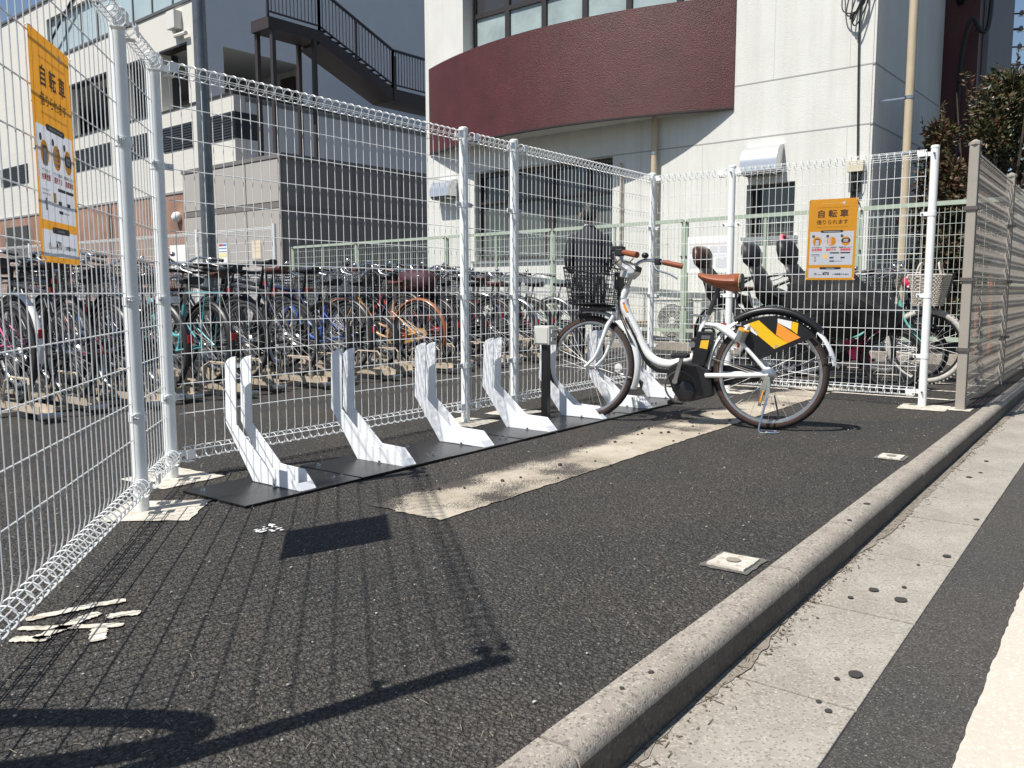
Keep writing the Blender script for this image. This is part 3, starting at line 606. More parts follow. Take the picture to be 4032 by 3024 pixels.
VW = {1: vwire_mesh(M_WHITE, 1), -1: vwire_mesh(M_WHITE, -1)}
HZ = [.282 + .134 * i for i in range(11)]
def mesh_panel(fence, p, q, side, g0=.05, g1=.05, pitch=.0508):
    """p, q: post centres (world xy); side: +1 if the rolls bulge to the left of p->q"""
    d = (q - p); Lt = d.length; ang = math.atan2(d.y, d.x); L = Lt - g0 - g1
    o = fence.location; loc = (p.x + math.cos(ang) * g0 - o.x, p.y + math.sin(ang) * g0 - o.y, 0)
    mb = MB(); c = side * .018
    def roll(zc):
        mb = MB()
        for a in (.2, 1.35, 2.6, 3.8, 5.0): mb.cyl((0, c + .030 * math.cos(a), zc + .030 * math.sin(a)), (L, c + .030 * math.cos(a), zc + .030 * math.sin(a)), .0019, n=5)
        return mb
    pan = roll(1.772).build('mesh_panel', M_WHITE, fence, smooth=60); pan.location = loc; pan.rotation_euler = (0, 0, ang)
    roll(.105).build('bottom_roll', M_WHITE, pan, smooth=60)
    n = int(L / pitch); off = (L - n * pitch) / 2
    for i in range(n + 1): link('vertical_wire', VW[side], pan, (off + i * pitch, 0, 0))
    hw = MB().cyl((0, -side * .0055, 0), (L, -side * .0055, 0), RW, n=5).mesh('horizontal_wire', M_WHITE, smooth=60)
    for z in HZ: link('horizontal_wire', hw, pan, (0, 0, z))
    # end plates that hold the rolls
    ep = MB().box(-.004, .038, c - .024, c + .024, -.035, -.0315).box(-.004, .038, c + side * .031, c + side * .034, -.020, .020).mesh('roll_clip', M_WHITE)
    for x in (0, L - .046):
        for z in (1.772, .105): link('roll_clip', ep, pan, (x, 0, z))
    return pan
PR = .0275
postm = MB().tube([(0, 0, 0), (0, 0, 1.812)], PR, 20).mesh('post', M_WHITE, smooth=40)
capm = MB().tube([(0, 0, 1.808), (0, 0, 1.822), (0, 0, 1.828)], [PR + .002, PR + .002, PR - .006], 20).mesh('post_cap', M_WHITE, smooth=40)
bandm = MB().tube([(0, 0, -.016), (0, 0, .016)], PR + .003, 20).mesh('post_band', M_WHITE, smooth=40)
boltm = MB().cyl((0, 0, 0), (.012, 0, 0), .008, n=6).cyl((.012, 0, 0), (.024, 0, 0), .005, n=6).mesh('bolt', M_STEEL)
armm = MB().box(.02, .075, -.0025, .0025, -.014, .014).mesh('bracket', M_WHITE)
def post(fence, p, dirs, camdir):
    o = fence.location
    ps = link('post', postm, fence, (p.x - o.x, p.y - o.y, 0)); link('post_cap', capm, ps)
    for z in (1.36, .79, .36):
        link('post_band', bandm, ps, (0, 0, z))
        for a in dirs: link('bracket', armm, ps, (0, 0, z), (0, 0, a)); b = link('bolt', boltm, ps, (.062 * math.cos(a), .062 * math.sin(a), z), (0, 0, camdir))
    for z in (1.772, .105):
        for a in dirs: link('bracket', armm, ps, (0, 0, z), (0, 0, a))
        link('bolt', boltm, ps, (PR * math.cos(camdir), PR * math.sin(camdir), z), (0, 0, camdir))
    return ps
dirA = math.atan2(P0.y - P2.y, P0.x - P2.x)
FA = thing('mesh_fence', 'near white wire mesh fence on the left carrying the tilted orange poster', 'fence', (P1.x, P1.y, 0), group='white mesh fences round the bicycle docks')
post(FA, P0, (dirA + PI,), dirA + PI / 2 + PI - PI); post(FA, P1, (dirA, dirA + PI), dirA + PI / 2)
mesh_panel(FA, P1, P0, 1); mesh_panel(FA, P2, P1, 1)
FL = thing('mesh_fence', 'long white wire mesh fence behind the row of white bicycle docks', 'fence', (P2.x, P2.y, 0), group='white mesh fences round the bicycle docks')
post(FL, P2, (0, dirA), -PI / 2 - .6); post(FL, P3, (0, PI), -PI / 2); post(FL, P4, (0, PI), -PI / 2); post(FL, P5, (PI, -PI / 2), -PI * .75)
mesh_panel(FL, P2, P3, -1); mesh_panel(FL, P3, P4, -1); mesh_panel(FL, P4, P5, -1)
FE = thing('mesh_fence', 'white wire mesh end fence behind the rental bicycle with the orange poster', 'fence', (P6.x, P6.y, 0), group='white mesh fences round the bicycle docks')
post(FE, P6, (PI / 2, -PI / 2), PI); post(FE, P7, (PI / 2,), PI)
mesh_panel(FE, P5, P6, -1); mesh_panel(FE, P6, P7, -1)
HR = thing('shadow_loop', 'unseen pipe loop added to cast a ground shadow beside the near left fence post', 'shadow_loop', (-2.3, -1.3, 0))  # added out of view, shaped only to throw the rounded shadow on the ground
MB().tube([Vector(p) - Vector((-2.3, -1.3, 0)) for p in bez([(-2.62, -.72, 1.0), (-2.30, -1.08, 1.0), (-1.99, -1.46, 1.0), (-1.82, -1.69, 1.0), (-1.775, -1.79, 1.0), (-1.83, -1.815, 1.0), (-1.95, -1.745, 1.0), (-2.10, -1.63, 1.0), (-2.45, -1.33, 1.0), (-2.8, -1.02, 1.0)], 6)], .034, 10).build('caster_loop', M_STEEL, HR, smooth=50)
for x, y in ((-2.30, -1.08), (-2.45, -1.33)): MB().cyl((x + 2.3, y + 1.3, 0), (x + 2.3, y + 1.3, 1.0), .03, n=12).build('rail_post', M_STEEL, HR, smooth=50)  # legs under the added shadow-casting loop
# ---------------------------------------------------------------- beige fence along the kerb
M_TAUPE = mat('fence_taupe', (.36, .325, .28), .45, .1, .08, 6)
FB = thing('mesh_fence', 'taupe double mesh fence with square posts along the kerb at right', 'fence', (P8.x, P8.y, 0))
pm = MB().box(-.03, .03, -.03, .03, 0, 1.80).mesh('post', M_TAUPE, bevel=.006)
pg = MB().box(-.006, .006, -.034, .034, .02, 1.79).mesh('post_seam', mat('taupe_dark', (.2, .18, .155), .5))
cp = MB().tube([(0, 0, 1.798), (0, 0, 1.815), (0, 0, 1.835)], [.042, .042, .008], 8).mesh('post_cap', M_TAUPE)
cl = MB().box(-.042, .042, -.042, .042, -.012, .012).cyl((-.03, -.05, 0), (.03, -.05, 0), .012, n=6).mesh('post_clamp', mat('clamp', (.13, .12, .11), .5, .4))
vw2 = {}
def fold(zs):  # folded mesh profile: straight with V beads
    pts = []
    for i, z in enumerate(zs): pts.append((0, 0 if i % 2 == 0 else -.0, z))
    return pts
for k in range(7):
    px = k * 1.98
    ps = link('post', pm, FB, (px, 0, 0)); link('post_seam', pg, ps); link('post_cap', cp, ps)
    for z in (1.38, .90, .42): link('post_clamp', cl, ps, (0, 0, z))
for k in range(6):
    for (z0, z1) in ((.06, .86), (.90, 1.74)):
        x0 = k * 1.98 + .04; L = 1.90
        def roll2(zc):
            mb = MB()
            for a in (0, 1.57, 3.14, 4.71): mb.cyl((0, .02 * math.cos(a), zc - z0 + .02 * math.sin(a)), (L, .02 * math.cos(a), zc - z0 + .02 * math.sin(a)), .0028, n=4)
            return mb
        pan = roll2(z1).build('mesh_panel', M_TAUPE, FB); pan.location = (x0, 0, z0); roll2(z0).build('bottom_roll', M_TAUPE, pan)
        H = z1 - z0
        key = round(H, 2)
        if key not in vw2:
            pts = [(0, -.02, -.012), (0, -.022, .015), (0, 0, .03)]; nz = 6
            for i in range(nz):
                zz = .03 + (H - .06) * (i + .5) / nz; pts += [(0, 0, zz - .03), (0, .016, zz), (0, 0, zz + .03)]
            pts += [(0, 0, H - .03), (0, -.022, H - .015), (0, -.02, H + .012)]
            vw2[key] = MB().tube(pts, .0026, 4).mesh('vertical_wire', M_TAUPE)
        step = .05 if k < 3 else .1
        for i in range(int(L / step) + 1): link('vertical_wire', vw2[key], pan, (i * step, 0, 0))
        for i in range(6):
            zz = .03 + (H - .06) * (i + .5) / 6
            for dz in (-.03, .03): MB().cyl((0, .004, zz + dz), (L, .004, zz + dz), .0026, n=4).build('horizontal_wire', M_TAUPE, pan)
            MB().cyl((0, .019, zz), (L, .019, zz), .003, n=4).build('fold_wire', M_TAUPE, pan)
# ---------------------------------------------------------------- green fence in front of the buildings, far white fence
M_GREEN = mat('fence_green', (.42, .49, .39), .5, .1, .12, 5)
M_GREEND = mat('wire_pale', (.55, .62, .55), .5)
GA = math.radians(84); GO = Vector((8.9, -.07))
FG = thing('green_fence', 'pale green mesh fence in front of the buildings', 'fence', (8.9, -.07, 0), GA)
g_us = [-3.0, -.51, 1.93, 4.39, 6.94, 9.65, 12.0]
for u in g_us:
    ps = MB().box(u - .05, u - .022, -.02, .02, 0, 1.84).box(u + .022, u + .05, -.02, .02, 0, 1.84).box(u - .022, u + .022, -.012, .03, 0, 1.80).build('post', M_GREEN, FG)
    for z in (1.80, 1.32, .6): MB().cyl((u - .036, .02, z), (u - .036, .045, z), .012, n=6).cyl((u + .036, .02, z), (u + .036, .045, z), .012, n=6).build('bolt', mat('rust', (.09, .06, .04), .8), ps)
gvw = MB().cyl((0, 0, .28), (0, 0, 1.78), .0028, n=4).mesh('vertical_wire', M_GREEND)
for a, b in zip(g_us[:-1], g_us[1:]):
    L = b - a - .1
    top = MB().box(a + .05, b - .05, -.02, .02, 1.80, 1.85).build('panel_frame', M_GREEN, FG); MB().box(a + .05, b - .05, -.018, .018, .24, .29).build('bottom_rail', M_GREEN, top)
    MB().box((a + b) / 2 - .014, (a + b) / 2 + .014, -.014, .014, .29, 1.80).build('mid_bar', M_GREEN, top)
    n = int(L / .06)
    hwm = MB().cyl((a + .05, .004, 0), (b - .05, .004, 0), .0025, n=4).mesh('horizontal_wire', M_GREEND)
    for z in [.42 + .13 * i for i in range(11)]: link('horizontal_wire', hwm, top, (0, 0, z))
    if a < 9:
        for i in range(1, n): link('vertical_wire', gvw, top, (a + .05 + L * i / n, 0, 0))
    else:
        m2 = MB()
        for i in range(1, n): m2.cyl((a + .05 + L * i / n, 0, .28), (a + .05 + L * i / n, 0, 1.78), .0028, n=4)
        m2.build('mesh_infill', M_GREEND, top)
FW = thing('far_fence', 'far white mesh fence carrying notices beyond the parked bicycles', 'fence', (5.9, 6.95, 0), PI / 2)
for k in range(6):
    MB().tube([(k * 2., 0, 0), (k * 2., 0, 1.84)], .03, 10).build('post', M_WHITE, FW, smooth=40)
for k in range(5):
    x0 = k * 2 + .04
    def roll3(zc):
        m2 = MB()
        for a in (0, 1.57, 3.14, 4.71): m2.cyl((x0, .025 * math.cos(a), zc + .025 * math.sin(a)), (x0 + 1.92, .025 * math.cos(a), zc + .025 * math.sin(a)), .003, n=4)
        for i in range(39): m2.torus((x0 + .02 + i * .05, 0, zc), (1, 0, 0), .026, .0028, 8, 3)
        return m2
    pan = roll3(1.77).build('mesh_panel', M_WHITE, FW); roll3(.1).build('bottom_roll', M_WHITE, pan)
    m2 = MB()
    for i in range(39): m2.cyl((x0 + .02 + i * .05, 0, .1), (x0 + .02 + i * .05, 0, 1.77), .0028, n=4)
    m2.build('vertical_wires', M_WHITE, pan)
    for z in [.24 + .134 * i for i in range(11)]: MB().cyl((x0, .005, z), (x0 + 1.92, .005, z), .003, n=4).build('horizontal_wire', M_WHITE, pan)
def notice(label, x, y, z, w, h, rz, bands, base):
    o = thing('notice', label, 'notice', (x, y, z), rz)
    MB().box(-w / 2, w / 2, -.003, .003, -h / 2, h / 2).build('sheet', base, o)
    for (a, b, c, d, m) in bands: MB().box(a * w - w / 2, c * w - w / 2, -.005, -.0033, b * h - h / 2, d * h - h / 2).build('printed_band', m, o)
    return o
M_PAPER = mat('paper', (.80, .80, .77), .6)
M_INKL = mat('ink_light', (.60, .62, .63), .6); M_INKB = mat('ink_blue', (.10, .25, .55), .6); M_INKR = mat('ink_red', (.5, .06, .05), .6); M_INKP = mat('ink_pale', (.66, .70, .78), .6); M_INKS = mat('ink_sand', (.62, .54, .46), .6)
notice('small colour printed notice with a blue and red heading on the far fence', 5.855, 8.18, 1.44, .22, .30, -PI / 2, [(.05, .86, .45, .97, M_INKR), (.45, .86, .95, .97, M_INKB), (.05, .72, .95, .77, M_INKB), (.05, .3, .95, .5, mat('ink_yellow', (.75, .7, .35), .6)), (.05, .56, .95, .6, M_INKB)], M_PAPER)
notice('plain yellowed paper notice near the end post of the far fence', 5.855, 7.33, 1.47, .21, .27, -PI / 2, [(.1, .8, .9, .84, M_INKS), (.1, .6, .9, .63, M_INKS), (.1, .4, .9, .43, M_INKS)], mat('paper_old', (.70, .60, .46), .7))
notice('large blank white board on the far fence at left', 5.855, 9.45, 1.42, .46, .38, -PI / 2, [(.05, .1, .95, .14, M_INKL)], M_PAPER)
q = U(GO, GA, 1.30 + .22, 1.35, .04)
nb = notice('wide white notice with pale blue bands on the green fence', q.x, q.y, 1.34, .68, .5, GA + PI, [], M_PAPER)
for z0, z1, x0, x1, m in ((.76, .82, .03, .97, mat('ink_rose', (.68, .62, .60), .6)), (.44, .49, .10, .95, M_INKP), (.53, .72, .06, .24, M_INKL), (.53, .72, .28, .46, M_INKL), (.53, .72, .52, .70, M_INKL), (.53, .72, .74, .93, M_INKL), (.12, .4, .06, .3, M_INKL), (.12, .4, .36, .6, M_INKL), (.12, .4, .66, .92, M_INKL)):
    MB().box(x0 * .68 - .34, x1 * .68 - .34, -.0045, -.0033, z0 * .5 - .25, z1 * .5 - .25).build('printed_band', m, nb)
def thin(m, f=.45):
    t = m.node_tree; b = t.nodes['Principled BSDF']; tr = t.nodes.new('ShaderNodeBsdfTranslucent'); mx = t.nodes.new('ShaderNodeMixShader'); out = [n for n in t.nodes if n.type == 'OUTPUT_MATERIAL'][0]
    l = b.inputs['Base Color'].links
    if l: t.links.new(l[0].from_socket, tr.inputs['Color'])
    else: tr.inputs['Color'].default_value = b.inputs['Base Color'].default_value
    mx.inputs[0].default_value = f; t.links.new(b.outputs[0], mx.inputs[1]); t.links.new(tr.outputs[0], mx.inputs[2]); t.links.new(mx.outputs[0], out.inputs[0]); return m
# ---------------------------------------------------------------- posters on the white fences
M_OR = mat('poster_orange', (.83, .37, .028), .45, 0, .04, 3); M_PW = mat('poster_white', (.70, .72, .77), .45); M_INK = mat('poster_ink', (.022, .022, .025), .5); M_RED = mat('poster_red', (.62, .05, .05), .5); thin(M_OR); thin(M_PW)
M_INKBR = mat('poster_brown', (.06, .025, .008), .5); M_ORL = mat('poster_fine', (.42, .17, .012), .5)
PW_, PH_ = .352, .60
def poster(label, loc, rz, curl=0):
    """local x: along the sheet, y: out of the page is -y, z up, origin at the centre"""
    o = thing('poster', label, 'poster', loc, rz)
    o.rotation_euler = (0, 0, rz)
    vs = []; 
    sheetm = MB()
    gx = [-PW_ / 2, -.158, -.08, 0, .08, .158, PW_ / 2]; gz = [-PH_ / 2, -.284, -.213, -.188, -.1, -.02, .060, .14, .22, PH_ / 2]; nx = len(gx) - 1; whitem = MB()
    for j, z in enumerate(gz):
        for i, x in enumerate(gx): vs.append((x, .0012 * math.sin(i * 2.1 + j) * curl, z))
    cells = [(j, i) for j in range(len(gz) - 1) for i in range(nx)]
    isw = lambda j, i: 0 < i < nx - 1 and (gz[j] in (-.284, -.188, -.1, -.02))
    fq = lambda j, i: (j * (nx + 1) + i, j * (nx + 1) + i + 1, (j + 1) * (nx + 1) + i + 1, (j + 1) * (nx + 1) + i)
    sheetm.add(vs, [fq(j, i) for j, i in cells if not isw(j, i)]); whitem.add(vs, [fq(j, i) for j, i in cells if isw(j, i) and gz[j] > -.2])
    whitem.build('white_panel', M_PW, o); MB().add(vs, [fq(j, i) for j, i in cells if isw(j, i) and gz[j] < -.2]).build('price_panel', M_PW, o)
    sh = sheetm.build('sheet', M_OR, o)
    Y = -.0004 - .0013 * curl
    def T(body, x, y, size, m, bold=0, align='CENTER', name='lettering', sx=1, d=.0005):
        me = text_mesh(body, size, m, bold, align); l = link(name, me, o, (x, Y - d, y), (PI / 2, 0, 0)); l.scale.x = sx; return l
    def R(x0, x1, z0, z1, m, d=.0006, rnd=0, name='panel'):
        d = d * .4
        h = (z1 - z0) / 2
        if rnd:
            pts = [(x1 - h + h * math.cos(a), (z0 + z1) / 2 + h * math.sin(a)) for a in [-PI / 2 + PI * i / 8 for i in range(9)]] + [(x0 + h + h * math.cos(a), (z0 + z1) / 2 + h * math.sin(a)) for a in [PI / 2 + PI * i / 8 for i in range(9)]]
        else: pts = [(x0, z0), (x1, z0), (x1, z1), (x0, z1)]
        return MB().add([(x, Y - d, z) for x, z in pts], [tuple(range(len(pts)))]).build(name, m, o)
    def Cc(x, z, r, m, d=.0008, name='disc'):
        d = d * .4
        return MB().add([(x + r * math.cos(2 * PI * i / 20), Y - d, z + r * math.sin(2 * PI * i / 20)) for i in range(20)], [tuple(range(20))]).build(name, m, o)
    def fine(x0, x1, z, h, m, d=.0010):
        d = d * .4
        mb = MB(); x = x0
        rr = random.Random(int(z * 10000))
        while x < x1:
            w = h * rr.uniform(.7, 1.0)
            for k in range(2): mb.add([(x + a, Y - d, z + b) for a, b in ((0, -h / 2 + k * h * .55), (w, -h / 2 + k * h * .55), (w, -h / 2 + h * .28 + k * h * .55), (0, -h / 2 + h * .28 + k * h * .55))], [(0, 1, 2, 3)])
            x += w * 1.35
        return mb.build('fine_print', m, o)
    Cc(.078, .268, .0115, M_PW); fine(-.08, .062, .268, .006, mat('poster_cream', (.80, .55, .2), .5))
    fine(-.112, .112, .238, .0065, M_ORL)
    T("自 転 車", .0, .187, .060, M_INKBR, .0016, sx=1.08)
    T("借りられます", .0, .127, .037, M_INKBR, .0005, sx=1.04)
    fine(-.115, .115, .094, .0065, M_ORL)
    R(-.082, .082, .052, .069, M_INK, .0012, 1, 'pill'); fine(-.06, .06, .0605, .005, M_INKL, .0016)
    for i, x in enumerate((-.104, 0, .104)):
        Cc(x, -.012, .034, M_OR); Cc(x - .029, .026, .0105, M_INK, .0014); T('0' + str(i + 1), x - .029, .026, .008, M_PW, d=.0008)
        if i == 0: R(x - .017, x + .017, -.044, .008, M_INK, .0012); R(x - .013, x + .013, -.044, .0, M_PW, .0015)
        if i == 1:
            for k in range(4):
                R(x - .024, x - .002, -.036 + k * .014, -.027 + k * .014, M_PW, .0012); R(x + .002, x + .024, -.036 + k * .014, -.027 + k * .014, M_ORL, .0012)
        if i == 2: R(x - .033, x + .033, -.025, .008, M_INK, .0012, .001 and 1); R(x - .016, x + .016, -.018, .001, M_PW, .0015); fine(x - .011, x + .011, -.009, .006, M_INK, .0019)
    for x in (-.052, .052): T("→", x, -.012, .012, M_INK)
    for x, a, b in ((-.104, "アプリを使って", "会員登録"), (0, "アプリで自転車を", "選択する"), (.104, "開錠番号を入力して", "施錠解錠")):
        T(a, x, -.059, .0105, M_INK, .0002); T(b, x, -.076, .0185, M_RED, .0007)
    fine(-.142, -.085, -.108, .005, M_INK); fine(-.142, -.076, -.119, .005, M_INK)
    R(-.120, -.108, -.162, -.130, M_INK); R(-.118, -.110, -.157, -.134, M_PW, .0012)
    R(-.052, -.026, -.137, -.110, mat('app_orange', (.80, .45, .10), .5))
    R(-.008, .062, -.103, -.094, M_INK, .001, 1, 'pill'); R(.068, .140, -.103, -.094, M_INK, .001, 1, 'pill')
    R(-.008, .022, -.140, -.129, M_INK); R(.072, .102, -.140, -.129, M_INK); R(-.008, .03, -.164, -.155, M_INK, .001, 1, 'pill'); fine(.036, .086, -.1595, .005, M_INK)
    R(-.078, .078, -.221, -.204, M_INK, .0012, 1, 'pill'); fine(-.03, .03, -.2125, .005, M_INKL, .0016)
    T("15", -.108, -.257, .023, M_INK, .0009); fine(-.092, -.062, -.260, .0065, M_INK); T("¥70", -.029, -.254, .031, M_INK, .0012); T("( 12時間最大 ¥1,000 )", .078, -.258, .0128, M_INK, .0004)
    for x in (-1, 1):
        for z in (-1, 1):
            MB().tube(bez([(x * .165, -.004, z * .288), (x * .170, -.008, z * .293), (x * .180, 0, z * .297), (x * .172, .012, z * .290)], 4), .0016, 5).build('cable_tie', mat('tie', (.8, .8, .76), .5), o)
    return o
# poster 1 on the near fence: faces the walkway (side of +x)
ax = Vector((math.cos(dirA), math.sin(dirA))); nrm = Vector((-ax.y, ax.x))   # left of P1->P0
c1 = (-.90, -1.004)
o1 = poster('orange bicycle rental poster hanging on the near left fence', (c1[0] + nrm.x * .014, c1[1] + nrm.y * .014, 1.195), dirA + PI, 1)
o1.scale = (.90, 1, .98)
o2 = poster('orange bicycle rental poster on the end fence right of the saddle', (4.507 + .0, -1.515, 1.207), -PI / 2, 0)
o2.rotation_euler = (0, .012, -PI / 2 + .01); o2.location.x = 4.492
# ---------------------------------------------------------------- bicycle docks
wing = [(-.215, .515), (-.235, .532), (-.262, .543), (-.295, .548), (-.287, .40), (-.283, .248), (-.475, .090), (-.49, .088), (-.632, .084), (-.702, .014), (-.388, .014), (-.205, .25)]
wl = MB().prism(wing, -.003, .003, 0).mesh('wing', M_DOCK, bevel=.001)
def lip(sg):
    edge = [(-.295, .548), (-.287, .40), (-.283, .248)]; m = MB()
    for a, b in zip(edge[:-1], edge[1:]):
        m.add([(0, a[0], a[1]), (0, b[0], b[1]), (sg * .013, b[0] - .010, b[1] + .004), (sg * .013, a[0] - .010, a[1] + .004), (0, a[0] + .003, a[1] - .001), (0, b[0] + .003, b[1] - .001), (sg * .013, b[0] - .007, b[1] + .003), (sg * .013, a[0] - .007, a[1] + .003)], [(0, 1, 2, 3), (7, 6, 5, 4), (3, 2, 6, 7), (0, 4, 5, 1)])
    return m.mesh('wing_lip', M_DOCK)
lipL, lipR = lip(-1), lip(1)
floorm = MB().box(-.036, .036, -.52, -.44, .0125, .016).mesh('slot_floor', M_DOCK)
endm = MB().add([(x, y, z) for x in (-.042, .042) for y, z in ((-.700, .013), (-.676, .042), (-.672, .040), (-.696, .013))], [(0, 1, 2, 3), (7, 6, 5, 4), (0, 4, 5, 1), (1, 5, 6, 2), (2, 6, 7, 3), (3, 7, 4, 0)]).mesh('end_lip', M_DOCK)
tabm = MB().prism([(-.028, -.52), (.0, -.49), (.0, -.62), (-.028, -.585)], .012, .0155, 2).mesh('foot_tab', M_DOCK)
webm = MB().box(-.038, .038, -.212, -.208, .49, .505).mesh('back_web', M_DOCK)
platem = MB().box(-.297, .298, -.712, -.288, .003, .0115).mesh('base_plate', M_PLATE, bevel=.0012)
hexm = MB().cyl((0, 0, 0), (0, 0, .003), .010, n=12).cyl((0, 0, .003), (0, 0, .011), .0065, n=6).mesh('bolt', M_CHROME)
names = ['nearest white bicycle dock, first of the row beside the left fence', 'second white bicycle dock from the left fence', 'third white bicycle dock, left of the middle fence posts', 'fourth white bicycle dock, just left of the grey box on its black post', 'white bicycle dock holding the rental bicycle front wheel', 'white bicycle dock just behind the rental bicycle front wheel', 'farthest white bicycle dock, seen behind the rental bicycle frame']
for k in range(7):
    t = thing('bicycle_dock', names[k], 'bicycle dock', (.186 + .6 * k, 0, 0), 0, 'row of white bicycle docks on black plates')
    pl_ = link('base_plate', platem, t, (-.015, -.004 * (k % 2), .0025 * (k % 2)))
    for x, y in ((.235, -.60), (.268, -.615), (-.25, -.36), (.235, -.36)): link('bolt', hexm, pl_, (x, y, .0115))
    for sg, lp_ in ((-1, lipL), (1, lipR)):
        wo = link('wing', wl, t, (sg * .039, 0, 0))
        tb = link('foot_tab', tabm, wo, (-.0025 if sg < 0 else .0025, 0, .002)); tb.scale.x = -sg * -1 if sg < 0 else -1
        link('bolt', hexm, wo, (sg * .016, -.553, .0165))
    link('slot_floor', floorm, t); link('back_web', webm, t); link('end_lip', endm, t)
# control box on a black post
t = thing('control_box', 'grey control box on a short black post between the docks', 'box', (2.41, -.355, 0))
MB().box(-.022, .022, -.022, .022, .012, .50).build('post', M_BLACK, t, bevel=.002)
MB().box(-.04, .05, -.04, .04, .0125, .016).build('foot_plate', M_BLACK, t)
bx_ = MB().box(-.045, .045, -.055, .065, .485, .605).build('case', mat('box_grey', (.56, .56, .52), .45, 0, .04, 6), t, bevel=.006)
for z in (.508, .558): 
    for y in (-.0625,): MB().box(-.03, .03, y - .004, y + .008, z, z + .026).build('latch', MATS['box_grey'], bx_, bevel=.002)
    MB().box(-.015, .015, -.071, -.0665, z + .008, z + .018).build('latch_slot', mat('latch_dark', (.2, .2, .19), .6), bx_)
MB().box(-.0495, -.0455, -.045, .055, .495, .595).build('lid', MATS['box_grey'], bx_, bevel=.0015)

# ---------------------------------------------------------------- bicycles
M_SPOKE = mat('spoke', (.42, .42, .42), .5, .5)
def lin(a, b, t): return a + (b - a) * t
def make_wheel(parent, name, x, z, r, tr, tyre_m, rim_m, M=None, spokes=28, hubw=.05, side=None, knob=False, hub_r=.018):
    mb = MB(); mb.M = M
    mb.torus((x, 0, z), (0, 1, 0), r - tr, tr, 44, 8)
    if knob:
        for i in range(64):
            a = 2 * PI * i / 64
            for yy in (-.012, .012):
                rr = r + .001; aa = a + (PI / 64 if yy > 0 else 0)
                mb.bar((x + (rr - .006) * math.cos(aa), yy, z + (rr - .006) * math.sin(aa)), (x + (rr + .005) * math.cos(aa), yy, z + (rr + .005) * math.sin(aa)), .012, .014, (0, 1, 0))
    ty = mb.build(name, tyre_m, parent, smooth=50)
    if side:
        s = MB(); s.M = M
        for yy in (tr * .72, -tr * .72): s.torus((x, yy, z), (0, 1, 0), r - tr * 1.15, tr * .62, 44, 5, flat=.45)
        s.build('sidewall', side, ty, smooth=50)
    rm = MB(); rm.M = M
    rr = r - 2 * tr + .004
    rings = []
    N = 44
    vs = []; fs = []
    prof = [(-.012, rr), (.012, rr), (.011, rr - .014), (0, rr - .02), (-.011, rr - .014)]
    for i in range(N):
        a = 2 * PI * i / N
        for y, q in prof: vs.append((x + q * math.cos(a), y, z + q * math.sin(a)))
    k = len(prof)
    for i in range(N):
        for j in range(k): fs.append((i * k + j, i * k + (j + 1) % k, ((i + 1) % N) * k + (j + 1) % k, ((i + 1) % N) * k + j))
    rm.add(vs, fs); rm.build('rim', rim_m, ty, smooth=30)
    sp = MB(); sp.M = M
    for i in range(spokes):
        a = 2 * PI * i / spokes; sg = 1 if i % 2 else -1; a2 = a + (1.05 if (i // 2) % 2 else -1.05)
        sp.tube([(x + hub_r * math.cos(a2), sg * hubw * .5, z + hub_r * math.sin(a2)), (x + (rr - .015) * math.cos(a), 0, z + (rr - .015) * math.sin(a))], .0011, 3, caps=False)
    sp.build('spokes', M_SPOKE, ty)
    h = MB(); h.M = M; h.tube([(x, -hubw * .75, z), (x, -hubw * .6, z), (x, -hubw * .5, z), (x, hubw * .5, z), (x, hubw * .6, z), (x, hubw * .75, z)], [.008, .011, hub_r, hub_r, .011, .008], 10)
    h.build('hub', M_STEEL, ty, smooth=40)
    return ty
def fender(parent, x, z, r, a0, a1, w, m, M=None, name='fender'):
    mb = MB(); mb.M = M; n = 22; vs = []; fs = []
    prof = [(-w, -.010), (-w * .6, .004), (0, .009), (w * .6, .004), (w, -.010)]
    for i in range(n + 1):
        a = a0 + (a1 - a0) * i / n
        for y, q in prof: vs.append((x + (r + q) * math.cos(a), y, z + (r + q) * math.sin(a)))
        for y, q in reversed(prof): vs.append((x + (r + q - .003) * math.cos(a), y * .96, z + (r + q - .003) * math.sin(a)))
    k = 10
    for i in range(n):
        for j in range(k): fs.append((i * k + j, i * k + (j + 1) % k, (i + 1) * k + (j + 1) % k, (i + 1) * k + j))
    fs += [tuple(range(k)), tuple(n * k + j for j in range(k))]
    mb.add(vs, fs); return mb.build(name, m, parent, smooth=40)
def basket(parent, x0, x1, w0, w1, z0, z1, m, M=None, nh=7, nv=9, name='basket', rw=.0022, rim=.0045):
    """wire basket: bottom x0..x1 half-width w0, top half-width w1"""
    mb = MB(); mb.M = M; l0 = (x1 - x0) / 2; cx = (x0 + x1) / 2; l1 = l0 * (w1 / w0)
    def rect(t): 
        hx = lin(l0, l1, t); hy = lin(w0, w1, t); z = lin(z0, z1, t); c = .03; P = []
        for sx, sy, a0 in ((1, 1, 0), (-1, 1, PI / 2), (-1, -1, PI), (1, -1, 1.5 * PI)):
            for a in (0, PI / 4, PI / 2): P.append((cx + sx * (hx - c) + c * math.cos(a0 + a), sy * (hy - c) + c * math.sin(a0 + a), z))
        return P
    for i in range(nh + 1): mb.tube(rect(i / nh), rw if i < nh else rim, 5, closed=True)
    for s in (-1, 1):
        for i in range(nv + 1):
            t = -1 + 2 * i / nv
            mb.tube([(cx + s * l1, t * (w1 - .02), z1), (cx + s * l0, t * (w0 - .02), z0), (cx, t * (w0 - .02), z0)], rw, 4)
            mb.tube([(cx + t * (l1 - .02), s * w1, z1), (cx + t * (l0 - .02), s * w0, z0), (cx + t * (l0 - .02), 0, z0)], rw, 4)
    return mb.build(name, m, parent)
